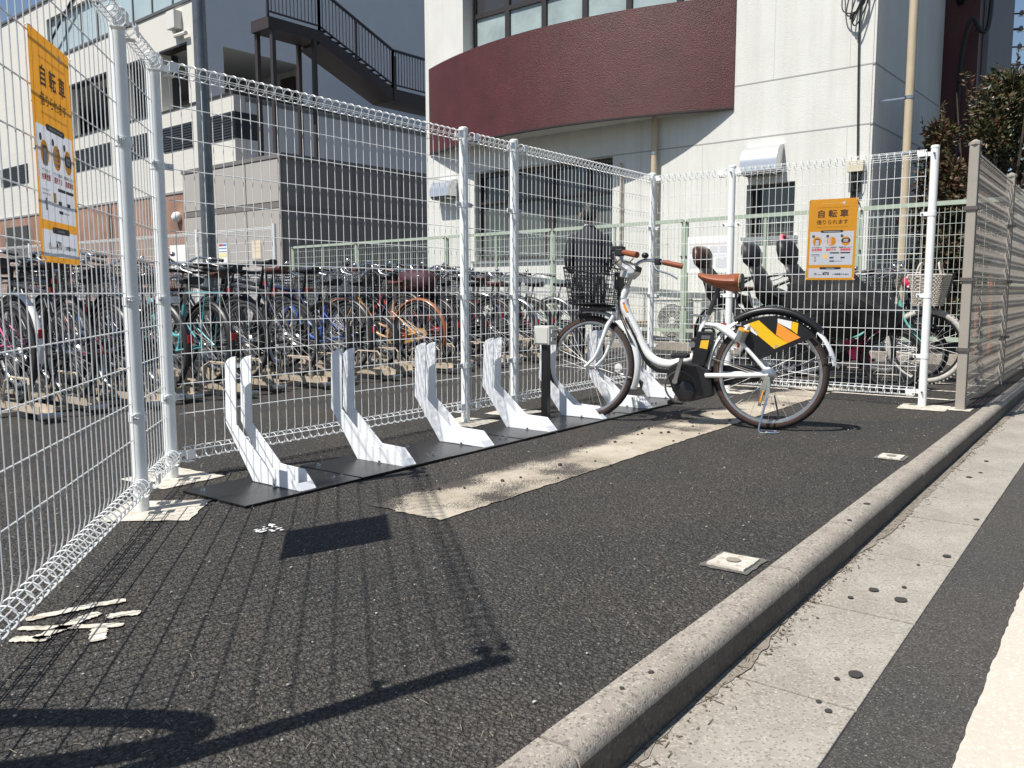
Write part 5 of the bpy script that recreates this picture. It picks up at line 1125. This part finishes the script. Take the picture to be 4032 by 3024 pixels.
row1 = [  # kind, x, colours, drop, label
 ('sport', .42, cols(cB), (), 'black sport bicycle, leftmost behind the near fence poster'),
 ('sport', .80, cols(cDG, M_ALU), (), 'dark grey sport bicycle in front row, second from left'),
 ('city', 1.16, cols(cWI, None, sBK, bBK, M_BLACK), (), 'dark red city bicycle seen left of the near fence post'),
 ('city', 1.52, cols(cB, None, sBK, bBK, M_BLACK), (), 'black city bicycle seen between the two left corner posts'),
 ('city', 1.90, {**cols(cTE, None, sBK, bBK, M_BLACK), 'rear_carrier': cTE, 'rim': M_BLACK}, ('chain_case',), 'turquoise bicycle with turquoise carrier just right of the corner post'),
 ('sport', 2.30, cols(cB, M_ALU), (), 'black sport bicycle right of the turquoise bicycle'),
 ('sport', 2.68, cols(cDG, M_ALU, sBR), (), 'dark grey bicycle with silver rims and brown saddle in front row'),
 ('sport', 3.08, cols(cNA), (), 'navy sport bicycle left of the blue bicycle'),
 ('city', 3.50, {**cols(cBL, None, sBK, bST, M_BLACK), 'rear_carrier': M_BLACK}, ('chain_case',), 'bright blue city bicycle behind the second white dock'),
 ('mini', 3.90, cols(cB, None, sBK, bBK, M_BLACK), ('rear_carrier',), 'small wheeled black bicycle between the blue and gold bicycles'),
 ('city', 4.32, {**cols(cGO, None, sBR, bST, cOR, cGO), 'grip': sBR}, ('rear_carrier',), 'gold city bicycle with orange mudguard left of the middle fence post'),
 ('city', 4.74, cols(cRE, None, sBK, bBK, M_BLACK, cRE), (), 'red city bicycle behind the gold bicycle'),
 ('city', 5.16, cols(cCR, None, sBK, bBK, M_BLACK), (), 'cream city bicycle with black basket between the middle fence posts'),
 ('city', 5.60, cols(cB, None, sBK, bBK, M_BLACK), (), 'black city bicycle right of the cream bicycle'),
 ('city', 6.02, cols(cSI, None, sBR, bBK, M_STEEL), (), 'silver city bicycle with brown saddle left of the man'),
 ('city', 6.45, cols(cRE, None, sBK, bST, M_BLACK), (), 'crimson city bicycle beside the man in the suit'),
 ('city', 6.90, cols(cB, None, sBK, bST, M_STEEL), (), 'black city bicycle with steel mudguards behind the man'),
 ('city', 7.45, cols(cGR, None, sBK, bST, M_STEEL), (), 'dark green city bicycle at the right end of the front row')]
random.seed(17)
for i, (k, x, c, dr, lab) in enumerate(row1):
    y = 2.62 + random.uniform(-.08, .10)
    place_bike(k, x, y, PI / 2 + random.uniform(-.05, .05), lab, G1, c, dr, .062, random.uniform(-.05, .05))
# bicycles on the raised rails in between, pushed further in
ex = [('city', .60, cols(cPI, None, sBK, bBK, cWH), 'pink bicycle, leftmost of the bicycles on raised rails'), ('sport', .98, cols(cB), 'black sport bicycle pushed in left of the dark red bicycle'), ('city', 1.34, cols(cDG, None, sBK, bBK, M_BLACK), 'dark grey city bicycle pushed in behind the dark red bicycle'), ('city', 2.50, cols(cB, None, sBR, bST, M_BLACK), 'black city bicycle with brown saddle pushed in behind the dark grey bicycle'), ('sport', 2.88, cols(cB, M_ALU), 'black sport bicycle pushed in left of the navy sport bicycle'), ('city', 4.53, cols(cNA, None, sBK, bST, M_BLACK), 'navy city bicycle pushed in between the gold and red bicycles'), ('city', 4.95, cols(cB, None, sBK, bBK, M_BLACK), 'black city bicycle pushed in left of the cream bicycle'), ('city', 5.38, cols(cWI, None, sBR, bBK, M_BLACK), 'wine coloured city bicycle pushed in right of the cream bicycle'), ('city', 5.82, cols(cB, None, sBK, bST, M_STEEL), 'black city bicycle pushed in left of the silver bicycle'), ('city', 6.24, cols(cDG, None, sBR, bBK, M_BLACK), 'dark grey city bicycle pushed in left of the crimson bicycle')]
for k, x, c, lab in ex: place_bike(k, x, 2.96 + random.uniform(-.06, .08), PI / 2 + random.uniform(-.06, .06), lab, G1, c, (), .13, random.uniform(-.05, .05))
rl = ['first', 'second', 'third', 'fourth', 'fifth', 'sixth', 'seventh', 'eighth', 'ninth', 'tenth', 'eleventh', 'twelfth', 'thirteenth', 'fourteenth', 'fifteenth', 'sixteenth', 'seventeenth', 'eighteenth']
for i, b in enumerate(row1):
    r = copy_tree(rail_src); r.location = (b[1], 2.13 + (i % 2) * .16, 0); tag(r, 'beige sliding rack rail, %s from the left in the front row' % rl[i], 'bicycle rack', G3)
for r in list(rail_src.children): bpy.data.objects.remove(r)
bpy.data.objects.remove(rail_src)
row2c = [cols(cSI, None, sBK, bST), cols(cB, None, sBK, bBK), cols(cWH, None, sBR, bST), cols(cNA, None, sBK, bBK), cols(cCR, None, sBR, bST), cols(cRE, None, sBK, bBK), cols(cDG, None, sBK, bST), cols(cGR, None, sBR, bBK), cols(cBL, None, sBK, bST)]
cn = ['silver', 'black', 'white', 'navy', 'cream', 'red', 'dark grey', 'green', 'blue']
for i in range(16):
    x = 1.7 + i * .42; c = i * 4 % 9
    place_bike('sport' if i in (0, 3, 8) else 'city', x, 6.35 + random.uniform(-.08, .08), -PI / 2 + random.uniform(-.06, .06), '%s bicycle, %s from the left in the back row' % (cn[c], rl[i]), G2, row2c[c], (), .01, random.uniform(-.04, .04))
# bags on bikes of the front row
bg_ = tag(MB().loft([[Vector((4.70 + a * math.cos(t), 2.95 + b * math.sin(t), z)) for t in [2 * PI * k / 14 for k in range(14)]] for a, b, z in ((.10, .20, .80), (.15, .27, .86), (.16, .28, .96), (.13, .24, 1.03), (.05, .12, 1.06))]).build('bag', paint('bag', (.045, .006, .012), .7), smooth=60), 'dark red bag strapped over the saddle behind the gold bicycle', 'bag')
# ---------------------------------------------------------------- bicycles parked beyond the end fence (front wheels to the kerb)
GK = 'bicycles parked beyond the end fence'
def child_seat(bike, sm, back_m, lean=.12, w=.19, z0=.66, x0=-.02, head=True):
    """seat shell on the rear carrier; the child looks forward (+x)"""
    st = MB().loft([[Vector((x0 - .16 + a + c * math.cos(t), b * math.sin(t), z)) for t in [2 * PI * k / 14 for k in range(14)]] for a, c, b, z in ((.16, .13, .10, z0 + .02), (.15, .18, .15, z0 + .10), (.04, .06, w, z0 + .20), (-.01, .045, w, z0 + .34), (-.05, .035, w * .72, z0 + .42))]).build('child_seat', sm, bike, smooth=60)
    MB().loft([[Vector((x0 - .20 + a + c * math.cos(t), b * math.sin(t), z)) for t in [2 * PI * k / 14 for k in range(14)]] for a, c, b, z in ((.0, .03, w * .6, z0 + .38), (-.02, .06, w * 1.0, z0 + .44), (-.03, .07, w * 1.05, z0 + .53), (-.045, .055, w * .9, z0 + .60), (-.06, .03, w * .5, z0 + .63))]).build('head_rest', back_m, st, smooth=60)
    tubes(st, 'grip_bar', M_BLACK, [(bez([(x0 + .02, w, z0 + .20), (x0 + .16, w * .8, z0 + .27), (x0 + .2, 0, z0 + .29), (x0 + .16, -w * .8, z0 + .27), (x0 + .02, -w, z0 + .20)], 4), .013)])
    for s in (1, -1): MB().loft([[Vector((x0 + a + .04 * math.cos(t), s * (w * .95) + .02 * math.sin(t), z)) for t in [2 * PI * k / 8 for k in range(8)]] for a, z in ((.10, z0 + .10), (.16, z0 - .08), (.19, z0 - .26), (.22, z0 - .30))]).build('leg_guard', sm, st, smooth=60)
    return st
kb = [('city', 7.15, .42, cols(cB, None, sBR, bBK, M_BLACK), mat('seat_brownblack', (.02, .018, .017), .5), mat('seat_brown', (.055, .022, .012), .35), 'bicycle with a black and brown child seat behind the tan saddle'),
      ('city', 6.85, -.28, cols(cB, None, sBK, bBK, M_BLACK), sBK, mat('seat_dark', (.022, .022, .024), .55), 'bicycle with a tall all black child seat left of the pink one'),
      ('mini', 6.45, -.80, cols(cB, None, sBK, bBK, M_BLACK), sBK, sBK, 'bicycle with a child seat with pink trim left of the end fence poster')]
for kd, x, y, c, sm, bm_, lab in kb:
    o = place_bike(kd, x, y, -PI / 2, lab, GK, c, (), 0, .03)
    s_ = child_seat(o, sm, bm_)
    s_.scale = (1.3, 1.05, 1.08); s_.location = (.06, 0, -.05)
    if kd == 'mini':
        pk = mat('seat_pink', (.70, .16, .20), .5)
        MB().torus((-.25, 0, 1.22), (.9, 0, .35), .115, .016, 18, 6).build('pink_trim', pk, s_, smooth=True); MB().loft([[Vector((.02 + a * .1 + .015 * math.cos(t), .17 + .02 * math.sin(t) - a * .02, 1.0 - a * .34)) for t in [2 * PI * k / 8 for k in range(8)]] for a in (0, .5, 1)]).build('seat_belt', pk, s_)
        MB().box(.2, .42, -.03, .03, .56, .59).build('pink_tube', pk, o)
# wicker basket bike with teal frame and knobby tyres
o = place_bike('city', 6.12, -.80, -PI / 2, 'teal bicycle with a grey wicker basket and knobbly tyres by the end post', GK, cols(paint('mint', (.16, .52, .44)), None, sBK, None, M_BLACK), ('basket', 'front_wheel', 'front_fender', 'rear_carrier'), 0, 0)
make_wheel(o, 'front_wheel', 1.10, .335, .335, .027, mat('tyre_grey', (.50, .48, .44), .8, 0, .3, 30), M_BLACK, knob=True)
wk = mat('wicker', (.58, .53, .46), .8, 0, .3, 40)
wkb = MB(); hx0, hx1, wy0, wy1, za, zb = .10, .15, .13, .19, .70, .96
for i in range(17):
    t = i / 16; hx = lin(hx0, hx1, t); hy = lin(wy0, wy1, t); P = []
    for k in range(64):
        a = 2 * PI * k / 64; ca, sa = math.cos(a), math.sin(a); e = .32
        P.append((1.10 + math.copysign(abs(ca) ** e, ca) * hx + .0035 * math.cos(k * PI + i * PI) * ca, math.copysign(abs(sa) ** e, sa) * hy + .0035 * math.cos(k * PI + i * PI) * sa, za + (zb - za) * t))
    wkb.tube(P, .0088, 5, closed=True)
wko = wkb.build('wicker_basket', wk, o, smooth=60)
MB().loft([[Vector((1.10 + sx_ * h0, sy_ * w_, z)) for sx_, sy_ in ((1, 1), (-1, 1), (-1, -1), (1, -1))] for h0, w_, z in ((.09, .12, .702), (.14, .18, .955))]).build('basket_lining', mat('wicker_dark', (.10, .09, .08), .9), wko)
for s in (1, -1): tubes(wko, 'basket_handle', wk, [(bez([(1.10 + s * .10, -.07, .96), (1.10 + s * .08, -.06, 1.04), (1.10 + s * .07, 0, 1.07), (1.10 + s * .08, .06, 1.04), (1.10 + s * .10, .07, .96)], 4), .008)])
for k in range(6): MB().cyl((.58 + .045 * k, 0, .365 + .040 * k), (.60 + .045 * k, 0, .383 + .040 * k), .024, n=10).build('frame_tape', mat('tape_pink', (.75, .10, .30), .5) if k % 2 == 0 else cWH, o)
MB().ell((.98, -.10, .90), .08, .06, .07, 12, 8).build('hand_cover', mat('cover_dots', (.62, .03, .10), .6), o, smooth=True)
for a, b in ((.02, .02), (-.03, .04), (.05, -.03), (-.02, -.04), (.0, .05)): MB().ell((.98 + a, -.158 + .2 * (a * a + b * b), .90 + b), .011, .004, .011, 8, 4).build('dot', cWH, o)
# covered bicycle
o = place_bike('mini', 5.45, -.80, -PI / 2, 'bicycle under a black rain cover behind the end fence poster', GK, {**cols(cB, M_BLACK, sBK, bBK, M_BLACK)}, ('basket', 'handlebar', 'saddle', 'rear_carrier'), 0, 0)
cv = mat('cover_black', (.006, .006, .007), .75, 0, .3, 6, .6, 22)
random.seed(31)
rings = []
for i in range(19):
    t = i / 18; x = .10 + .92 * t
    top = 1.02 + .05 * math.sin(7 * t) - (.42 * ((t - .55) / .45) ** 1.3 if t > .55 else .10 * (1 - t / .55) ** 2); bot = .36 + .16 * t + .02 * math.sin(19 * t); wd = .20 + .05 * math.sin(PI * t)
    if i in (0, 18): top = bot + .35 * (top - bot) + .1; wd = .10
    R_ = []
    for k in range(24):
        a = 2 * PI * k / 24; ca, sa = math.cos(a), math.sin(a); fold_ = .018 * math.sin(5 * a + 8 * t) + random.uniform(-.010, .010)
        R_.append(Vector((x + random.uniform(-.008, .008), math.copysign(abs(ca) ** .6, ca) * (wd + fold_), (top + bot) / 2 + math.copysign(abs(sa) ** .7, sa) * ((top - bot) / 2 + fold_))))
    rings.append(R_)
MB().loft(rings).build('rain_cover', cv, o, smooth=35)
MB().prism([(.55, .40), (.72, .42), (.80, .22), (.62, .24)], .06, .07, 1).build('skirt_flap', mat('flap_pink', (.72, .04, .18), .6), o)
MB().prism([(.12, .62), (.30, .60), (.26, .55), (.14, .56)], .20, .21, 1).build('ribbon', mat('flap_pink2', (.72, .10, .20), .6), o)
# a board leaning behind the green fence, orange stakes
o = tag(MB().box(-.19, .19, -.012, .012, 0, .62).build('site_board', mat('board_grey', (.20, .21, .22), .6, 0, .2, 8)), 'small grey board standing behind the green fence at right', 'sign'); o.location = (9.45, -2.10, .98); o.rotation_euler = (0, .25, -1.25)
MB().cyl((0, .03, -.98), (0, .03, .4), .02, n=8).build('board_post', M_STEEL, o)
for i in range(5): MB().box(-.14, .14 - .03 * (i % 2), -.0145, -.0125, .50 - .09 * i, .53 - .09 * i).build('printed_line', M_INKL, o)
for i, (x, y) in enumerate(((8.9, -2.05), (8.95, -2.32), (9.0, -1.9))):
    o = tag(MB().cyl((0, 0, 0), (.03 * (i - 1), .02, 1.0 - .18 * i), .022, n=8).build('stake', mat('stake_orange', (.62, .17, .04), .6)), ('tallest orange stake by the green fence at right', 'orange stake nearest the kerb by the green fence', 'shortest orange stake by the green fence at right')[i], 'stake'); o.location = (x, y, 0)
# white bay lines behind the end fence
bl = tag(link('bay_lines', None), kind='structure')
for i, x in enumerate((4.95, 5.55, 6.15, 6.75, 7.35)): MB().add([(x, -2.40, .004), (x + .07, -2.40, .004), (x + .07, -.6, .004), (x, -.6, .004)], [(0, 1, 2, 3)]).build('painted_line', MATS['old_paint'], bl)

# ---------------------------------------------------------------- man in a dark suit, seen from behind
def skin_mesh(name, verts, edges, m, root=0, sub=2):
    me = bpy.data.meshes.new(name); me.from_pydata([v[:3] for v in verts], edges, []); o = bpy.data.objects.new(name, me); COL.objects.link(o)
    sk = o.modifiers.new('s', 'SKIN'); sk.use_smooth_shade = True; su = o.modifiers.new('u', 'SUBSURF'); su.levels = su.render_levels = sub
    for i, v in enumerate(verts):
        r = v[3]; me.skin_vertices[0].data[i].radius = r if isinstance(r, tuple) else (r, r); me.skin_vertices[0].data[i].use_root = (i == root)
    out = bpy.data.meshes.new_from_object(o.evaluated_get(bpy.context.evaluated_depsgraph_get())); bpy.data.objects.remove(o); bpy.data.meshes.remove(me)
    out.materials.clear(); out.materials.append(m)
    for p in out.polygons: p.use_smooth = True
    return out
man = thing('person', 'man in a dark navy suit standing with his back turned among the bicycles', 'person', (6.62, 1.92, 0), math.radians(33))
# local: +x is where he faces, y left
M_SKIN = mat('skin', (.42, .24, .17), .55, 0, .08, 20); M_SUIT = mat('suit_navy', (.007, .008, .015), .75, 0, .25, 30, .2, 200); M_HAIR = mat('hair', (.010, .009, .009), .5, 0, .3, 60, .5, 120)
bv = [(0, 0, 1.0, .13), (0, 0, 1.25, .13), (0, 0, 1.46, .12), (.01, 0, 1.56, .055), (.02, 0, 1.62, .055), (.03, 0, 1.70, .085), (.035, 0, 1.78, .095), (.03, 0, 1.845, .07)]
be = [(i, i + 1) for i in range(7)]
for s in (1, -1):
    b0 = len(bv); bv += [(0, s * .16, 1.47, .055), (-.03, s * .235, 1.22, .042), (.13, s * .17, 1.08, .035), (.22, s * .10, 1.10, .03)]; be += [(2, b0), (b0, b0 + 1), (b0 + 1, b0 + 2), (b0 + 2, b0 + 3)]
    # fingers
    for k in range(5):
        f0 = len(bv); yy = s * (.085 - .012 * k); bv += [(.27, yy, 1.115 - .008 * k, .010), (.29 + .004 * (2 - abs(k - 2)), yy - s * .006, 1.10 - .008 * k, .008)] if k < 4 else [(.23, s * .075, 1.135, .011), (.26, s * .06, 1.145, .009)]
        be += [(b0 + 3, f0), (f0, f0 + 1)]
    l0 = len(bv); bv += [(0, s * .095, .93, .085), (.01, s * .11, .50, .06), (-.01, s * .12, .10, .045), (.10, s * .14, .04, .04)]; be += [(0, l0), (l0, l0 + 1), (l0 + 1, l0 + 2), (l0 + 2, l0 + 3)]
body = link('body', skin_mesh('body', bv, be, M_SKIN), man)
def ring(cx, cz, rx, ry, n=20, cy=0): return [Vector((cx + rx * math.cos(2 * PI * k / n), cy + ry * math.sin(2 * PI * k / n), cz)) for k in range(n)]
jk = MB().loft([ring(0, .80, .145, .205), ring(0, .90, .15, .205), ring(.0, 1.02, .135, .190), ring(0, 1.15, .135, .190), ring(0, 1.30, .14, .195), ring(-.005, 1.42, .135, .210), ring(-.005, 1.49, .115, .195), ring(0, 1.54, .09, .140), ring(.005, 1.575, .07, .085), ring(.01, 1.60, .06, .066)]).build('jacket', M_SUIT, man, smooth=70)
for s in (1, -1):
    MB().tube(bez([(0, s * .160, 1.485), (-.015, s * .205, 1.40), (-.035, s * .232, 1.25), (-.03, s * .238, 1.17), (.05, s * .205, 1.09), (.14, s * .155, 1.075)], 4), [.055, .065, .07, .07, .069, .067, .066, .065, .063, .062, .060, .059, .058, .058, .057, .056, .055, .052, .050, .048, .046], 14).build('sleeve', M_SUIT, jk, smooth=70)
    MB().tube([(0, s * .10, .88), (.008, s * .105, .68), (.012, s * .112, .48), (-.005, s * .118, .28), (-.012, s * .122, .075)], [.108, .098, .082, .076, .080], 16).build('trouser_leg', M_SUIT, man, smooth=70)
    MB().loft([[Vector((.05 + a + c * math.cos(t), s * .135 + b * math.sin(t) , z)) for t in [2 * PI * k / 12 for k in range(12)]] for a, c, b, z in ((0, .14, .046, .002), (0, .142, .048, .03), (-.02, .11, .045, .07), (-.06, .06, .04, .10))]).build('shoe', M_BLACK, man, smooth=60)
MB().torus((.012, 0, 1.605), (0.15, 0, 1), .060, .010, 20, 6).build('shirt_collar', cWH, man, smooth=True)
MB().prism([(-.158, .795), (-.152, .795), (-.152, 1.0), (-.158, 1.0)], -.002, .002, 1).build('jacket_vent', M_BLACK, jk)
hr = MB()
for i in range(1):
    hr.loft([ring(-.02, 1.665, .070, .070), ring(-.015, 1.70, .096, .090), ring(.0, 1.76, .112, .098), ring(.012, 1.81, .112, .095), ring(.02, 1.855, .09, .08), ring(.02, 1.885, .05, .045), ring(.02, 1.892, .01, .01)])
hr.build('hair', M_HAIR, man, smooth=80)
for s in (1, -1): MB().ell((.03, s * .100, 1.735), .022, .010, .034, 10, 6).build('ear', M_SKIN, body, smooth=True)
MB().ell((.14, 0, 1.735), .022, .016, .028, 8, 5).build('nose', M_SKIN, body, smooth=True)
for s in (1, -1): MB().ell((.118, s * .036, 1.775), .012, .015, .010, 8, 5).build('eye', M_BLACK, body)
MB().ell((.122, 0, 1.680), .010, .026, .006, 8, 4).build('mouth', mat('lips', (.35, .13, .11), .5), body)

# ---------------------------------------------------------------- air conditioner, curb and weeds by the wall
q = U(W0, A1, .10, 0, .42)
ac = thing('air_conditioner', 'white outdoor air conditioner with round fan grille behind the green fence', 'air conditioner', (q.x, q.y, 0), A1 - PI / 2)
ACW = mat('ac_white', (.70, .69, .64), .5, 0, .06, 6)
MB().box(-.15, .15, -.40, .40, .10, .70).build('case', ACW, ac, bevel=.012)
MB().cyl((-.151, .06, .40), (-.156, .06, .40), .245, n=40).build('fan_opening', mat('ac_dark', (.045, .045, .045), .8), ac)
gr = MB()
for i in range(11): gr.torus((-.166, .06, .40), (1, 0, 0), .05 + .0195 * i, .0032, 40, 4)
for i in range(12): a = 2 * PI * i / 12; gr.tube([(-.163, .06 + .05 * math.cos(a), .4 + .05 * math.sin(a)), (-.163, .06 + .25 * math.cos(a), .4 + .25 * math.sin(a))], .0032, 4)
go_ = gr.build('fan_grille', ACW, ac); MB().cyl((-.160, .06, .40), (-.170, .06, .40), .05, n=20).build('grille_disc', ACW, go_)
for y in (-.36, .26): MB().box(-.12, .12, y, y + .1, 0, .098).build('foot', mat('ac_feet', (.25, .25, .25), .8), ac)
MB().box(-.17, .17, -.42, .42, .702, .722).build('top_cover', ACW, ac)
q = U(W0, A1, 1.05, 0, .3)
tr_ = thing('stacked_trays', 'untidy stack of pale boards beside the air conditioner', 'boards', (q.x, q.y, 0), A1 - PI / 2)
for i in range(6): MB().box(-.2, .2, -.3 + .03 * (i % 3), .3 + .02 * (i % 2), .06 + .055 * i, .095 + .055 * i).build('board', (M_BEIGE, mat('board_wood', (.45, .34, .2), .8, 0, .2, 12))[i % 2], tr_)
cbk = tag(MB().box(-.09, .09, -3.2, 12, 0, .11).build('lot_edge_curb', MATS['kerbstone']), kind='structure'); cbk.location = (8.62, .0, 0); cbk.rotation_euler = (0, 0, GA - PI / 2)
random.seed(41)
gm_ = MB()
for i in range(2600):
    u = random.uniform(-3, 9); p = U(GO, GA, u, .0, random.uniform(-.02, .20)); h = random.uniform(.03, .16) * (.5 + .5 * math.sin(u * 3) ** 2); a = random.uniform(0, 6.3); l = random.uniform(.01, .05)
    dx, dy = .004 * math.cos(a + 1.57), .004 * math.sin(a + 1.57)
    gm_.add([(p.x - dx, p.y - dy, .0), (p.x + dx, p.y + dy, 0), (p.x + l * math.cos(a), p.y + l * math.sin(a), h)], [(0, 1, 2)])
tag(gm_.build('weeds', mat('dry_grass', (.20, .17, .08), .8, 0, .5, 30, col2=(.07, .09, .03))), 'dry weeds and grass along the foot of the green fence', 'weeds', kind='stuff')
# ---------------------------------------------------------------- poles
lp_ = thing('lamp_pole', 'tall galvanised steel lamp pole rising among the parked bicycles', 'pole', (3.125, 4.4, 0))
MB().tube([(0, 0, 0), (0, 0, 1.3), (-.01, 0, 8)], [.070, .070, .055], 18).build('shaft', mat('galvanised', (.16, .175, .19), .4, .6, .3, 7, .05, 40), lp_, smooth=40)
MB().tube([(0, 0, 0), (0, 0, .02)], .14, 16).build('base_flange', M_STEEL, lp_); MB().tube([(0, 0, .98), (0, 0, 1.01)], .076, 18).build('pole_band', M_STEEL, lp_)
up = thing('utility_pole', 'grey concrete utility pole with power lines at the right edge', 'pole', (44.7, 1.05, 0))
MB().tube([(0, 0, 0), (0, 0, 17)], [.22, .14], 16).build('shaft', mat('pole_concrete', (.42, .41, .39), .8, 0, .1, 4), up, smooth=40)
for i, z in enumerate((14.6, 13.6, 12.9, 12.1, 11.3)):
    MB().bar((-.05, -.3, z), (-.05, .95, z), .07, .07).build('cross_arm', M_STEEL, up)
    MB().tube([(-.05, .8, z), (-.05, .8, z + .2), (-.05, .8, z + .24)], [.09, .09, .04], 8).build('insulator', M_BLACK, up)
    MB().tube(bez([(-.05, .8, z + .1), (-5, 7.0, z - .3), (-10, 14, z + .3)], 8), .04 if i % 2 else .06, 5).build('power_line', M_BLACK, up)
    MB().tube(bez([(-.05, .8, z + .1), (8, -7.0, z - .2), (20, -18, z + .6)], 8), .04, 5).build('power_line', M_BLACK, up)
    MB().tube([(-1.4, 2.5, z - .35), (-1.4, 2.5, z + .3)], .07, 6).build('line_spacer', M_BLACK, up)
MB().tube([(.25, .3, 15.2), (.25, .3, 16.4)], .35, 14).build('transformer', mat('trafo', (.3, .3, .31), .5), up, smooth=40)
# ---------------------------------------------------------------- shrubs at right
def shrub(label, loc, h, rad, n, seed, cols_, up=1.0, sparse_top=0):
    rnd = random.Random(seed); o = thing('shrub', label, 'shrub', loc)
    tk = MB()
    for i in range(9):
        a = rnd.uniform(0, 6.3); e = rnd.uniform(.2, .95)
        tip = Vector((math.cos(a) * rad[0] * e, math.sin(a) * rad[1] * e, h * rnd.uniform(.7, 1.05)))
        tk.tube(bez([(0.03 * math.cos(a), .03 * math.sin(a), 0), (tip.x * .3, tip.y * .3, h * .35), (tip.x * .75, tip.y * .75, h * .65), tip], 4), [.035 - .0022 * k for k in range(13)], 5)
    tk.build('trunk', mat('bark', (.07, .05, .04), .9, 0, .3, 20), o, smooth=60)
    cl = []
    for i in range(46):
        a = rnd.uniform(0, 6.3); u = rnd.random() ** .5; z = rnd.uniform(.18, 1.0); f = math.sin(min(1, z * 1.05) * PI * .82 + .35)
        cl.append((Vector((math.cos(a) * rad[0] * u * f, math.sin(a) * rad[1] * u * f, z * h)), rnd.uniform(.12, .30)))
    mbs = [MB() for _ in cols_]
    for i in range(n):
        c, r = rnd.choice(cl); d = Vector((rnd.gauss(0, 1), rnd.gauss(0, 1), rnd.gauss(0, 1))).normalized(); p = c + d * r * rnd.random() ** .4 * Vector((rad[0] * .9, rad[1] * .9, h * .42)).length * .62
        if p.z < .1: continue
        L_ = rnd.uniform(.05, .09); t = (d + Vector((rnd.gauss(0, .6), rnd.gauss(0, .6), rnd.gauss(.3, .5)))).normalized(); s = t.cross(Vector((rnd.gauss(0, 1), rnd.gauss(0, 1), rnd.gauss(0, 1)))).normalized() * L_ * .26; nn = t.cross(s).normalized() * L_ * .08
        k = 0 if rnd.random() < .55 else (1 if rnd.random() < .6 else 2)
        mbs[k % len(cols_)].add([p, p + t * L_ * .5 + s + nn, p + t * L_, p + t * L_ * .5 - s + nn], [(0, 1, 2), (0, 2, 3)])
    for j in range(sparse_top):
        a = rnd.uniform(0, 6.3); b = Vector((math.cos(a) * rad[0] * .6, math.sin(a) * rad[1] * .6, h * .86)); tp = b + Vector((rnd.uniform(-.15, .15), rnd.uniform(-.2, .2), rnd.uniform(.3, .85)))
        mbs[0].tube([b, tp], .004, 3)
        for k in range(26):
            t = rnd.uniform(.1, 1); p = b.lerp(tp, t); d = Vector((rnd.gauss(0, 1), rnd.gauss(0, 1), rnd.gauss(.6, .6))).normalized(); L_ = rnd.uniform(.05, .08); s = d.orthogonal().normalized() * L_ * .2
            mbs[rnd.choice((0, 1, 2)) % len(cols_)].add([p, p + d * L_ * .5 + s, p + d * L_, p + d * L_ * .5 - s], [(0, 1, 2, 3)])
    for m_, c in zip(mbs, cols_): m_.build('foliage', c, o)
    return o
lf1 = mat('leaf_dark', (.040, .050, .018), .45, 0, .3, 12); lf2 = mat('leaf_mid', (.095, .085, .030), .45, 0, .3, 12); lf3 = mat('leaf_red', (.105, .052, .028), .45, 0, .3, 12)
shrub('tall dark evergreen shrub at the right edge in front of the maroon wing', (11.0, -1.78, 0), 3.6, (.80, .62), 12000, 5, (lf1, lf2, lf3), 1, 14)
shrub('lower reddish leaved shrub left of the tall evergreen shrub', (10.5, -1.15, 0), 2.95, (.5, .40), 9000, 8, (lf3, lf2, lf1), 1, 4)
shrub('broad dark evergreen shrub behind the taupe fence', (11.9, -3.0, 0), 3.0, (.8, .7), 8000, 12, (lf1, lf2, lf1), 1, 8)
# ---------------------------------------------------------------- litter: pine needles and pebbles on the asphalt
random.seed(77)
nd = MB()
for i in range(2300):
    x = random.uniform(-1.9, 5.5); y = random.uniform(-2.5, .2) if random.random() < .8 else random.uniform(.2, 2.2)
    a = random.gauss(.6, .9); l = random.uniform(.006, .024); nd.bar((x, y, .0045), (x + l * math.cos(a), y + l * math.sin(a), .0045 + random.uniform(0, .005)),   .0009, .0007)
tag(nd.build('pine_needles', mat('needle', (.36, .29, .20), .8, 0, .4, 9)), 'dry pine needles scattered over the dark asphalt', 'needles', kind='stuff')
pb = MB()
for i in range(420):
    x = random.uniform(-1.9, 5.5); y = random.uniform(-2.5, .4); r = random.choice((.002, .0025, .003, .004)); pb.ell((x, y, .003 + r * .3), r * random.uniform(.8, 1.5), r, r * .6, 5, 3)
tag(pb.build('pale_grit', mat('pale_stone', (.50, .46, .41), .9, 0, .4, 20)), 'small pale stone chips scattered over the dark asphalt', 'grit', kind='stuff')
pb = MB()
for i in range(40):
    x = random.uniform(.3, 4); y = random.uniform(-1.5, -1.0); r = random.uniform(.004, .011); pb.ell((x, y, .006 + r * .3), r * random.uniform(.8, 1.4), r, r * .7, 6, 4)
tag(pb.build('dark_grit', mat('dark_stone', (.07, .055, .045), .9, 0, .4, 20)), 'dark crumbs of asphalt lying on the worn concrete strip', 'grit', kind='stuff')
# remove the prototype bicycles
for p in PROTO.values():
    for c in list(p.children_recursive): bpy.data.objects.remove(c)
    bpy.data.objects.remove(p)
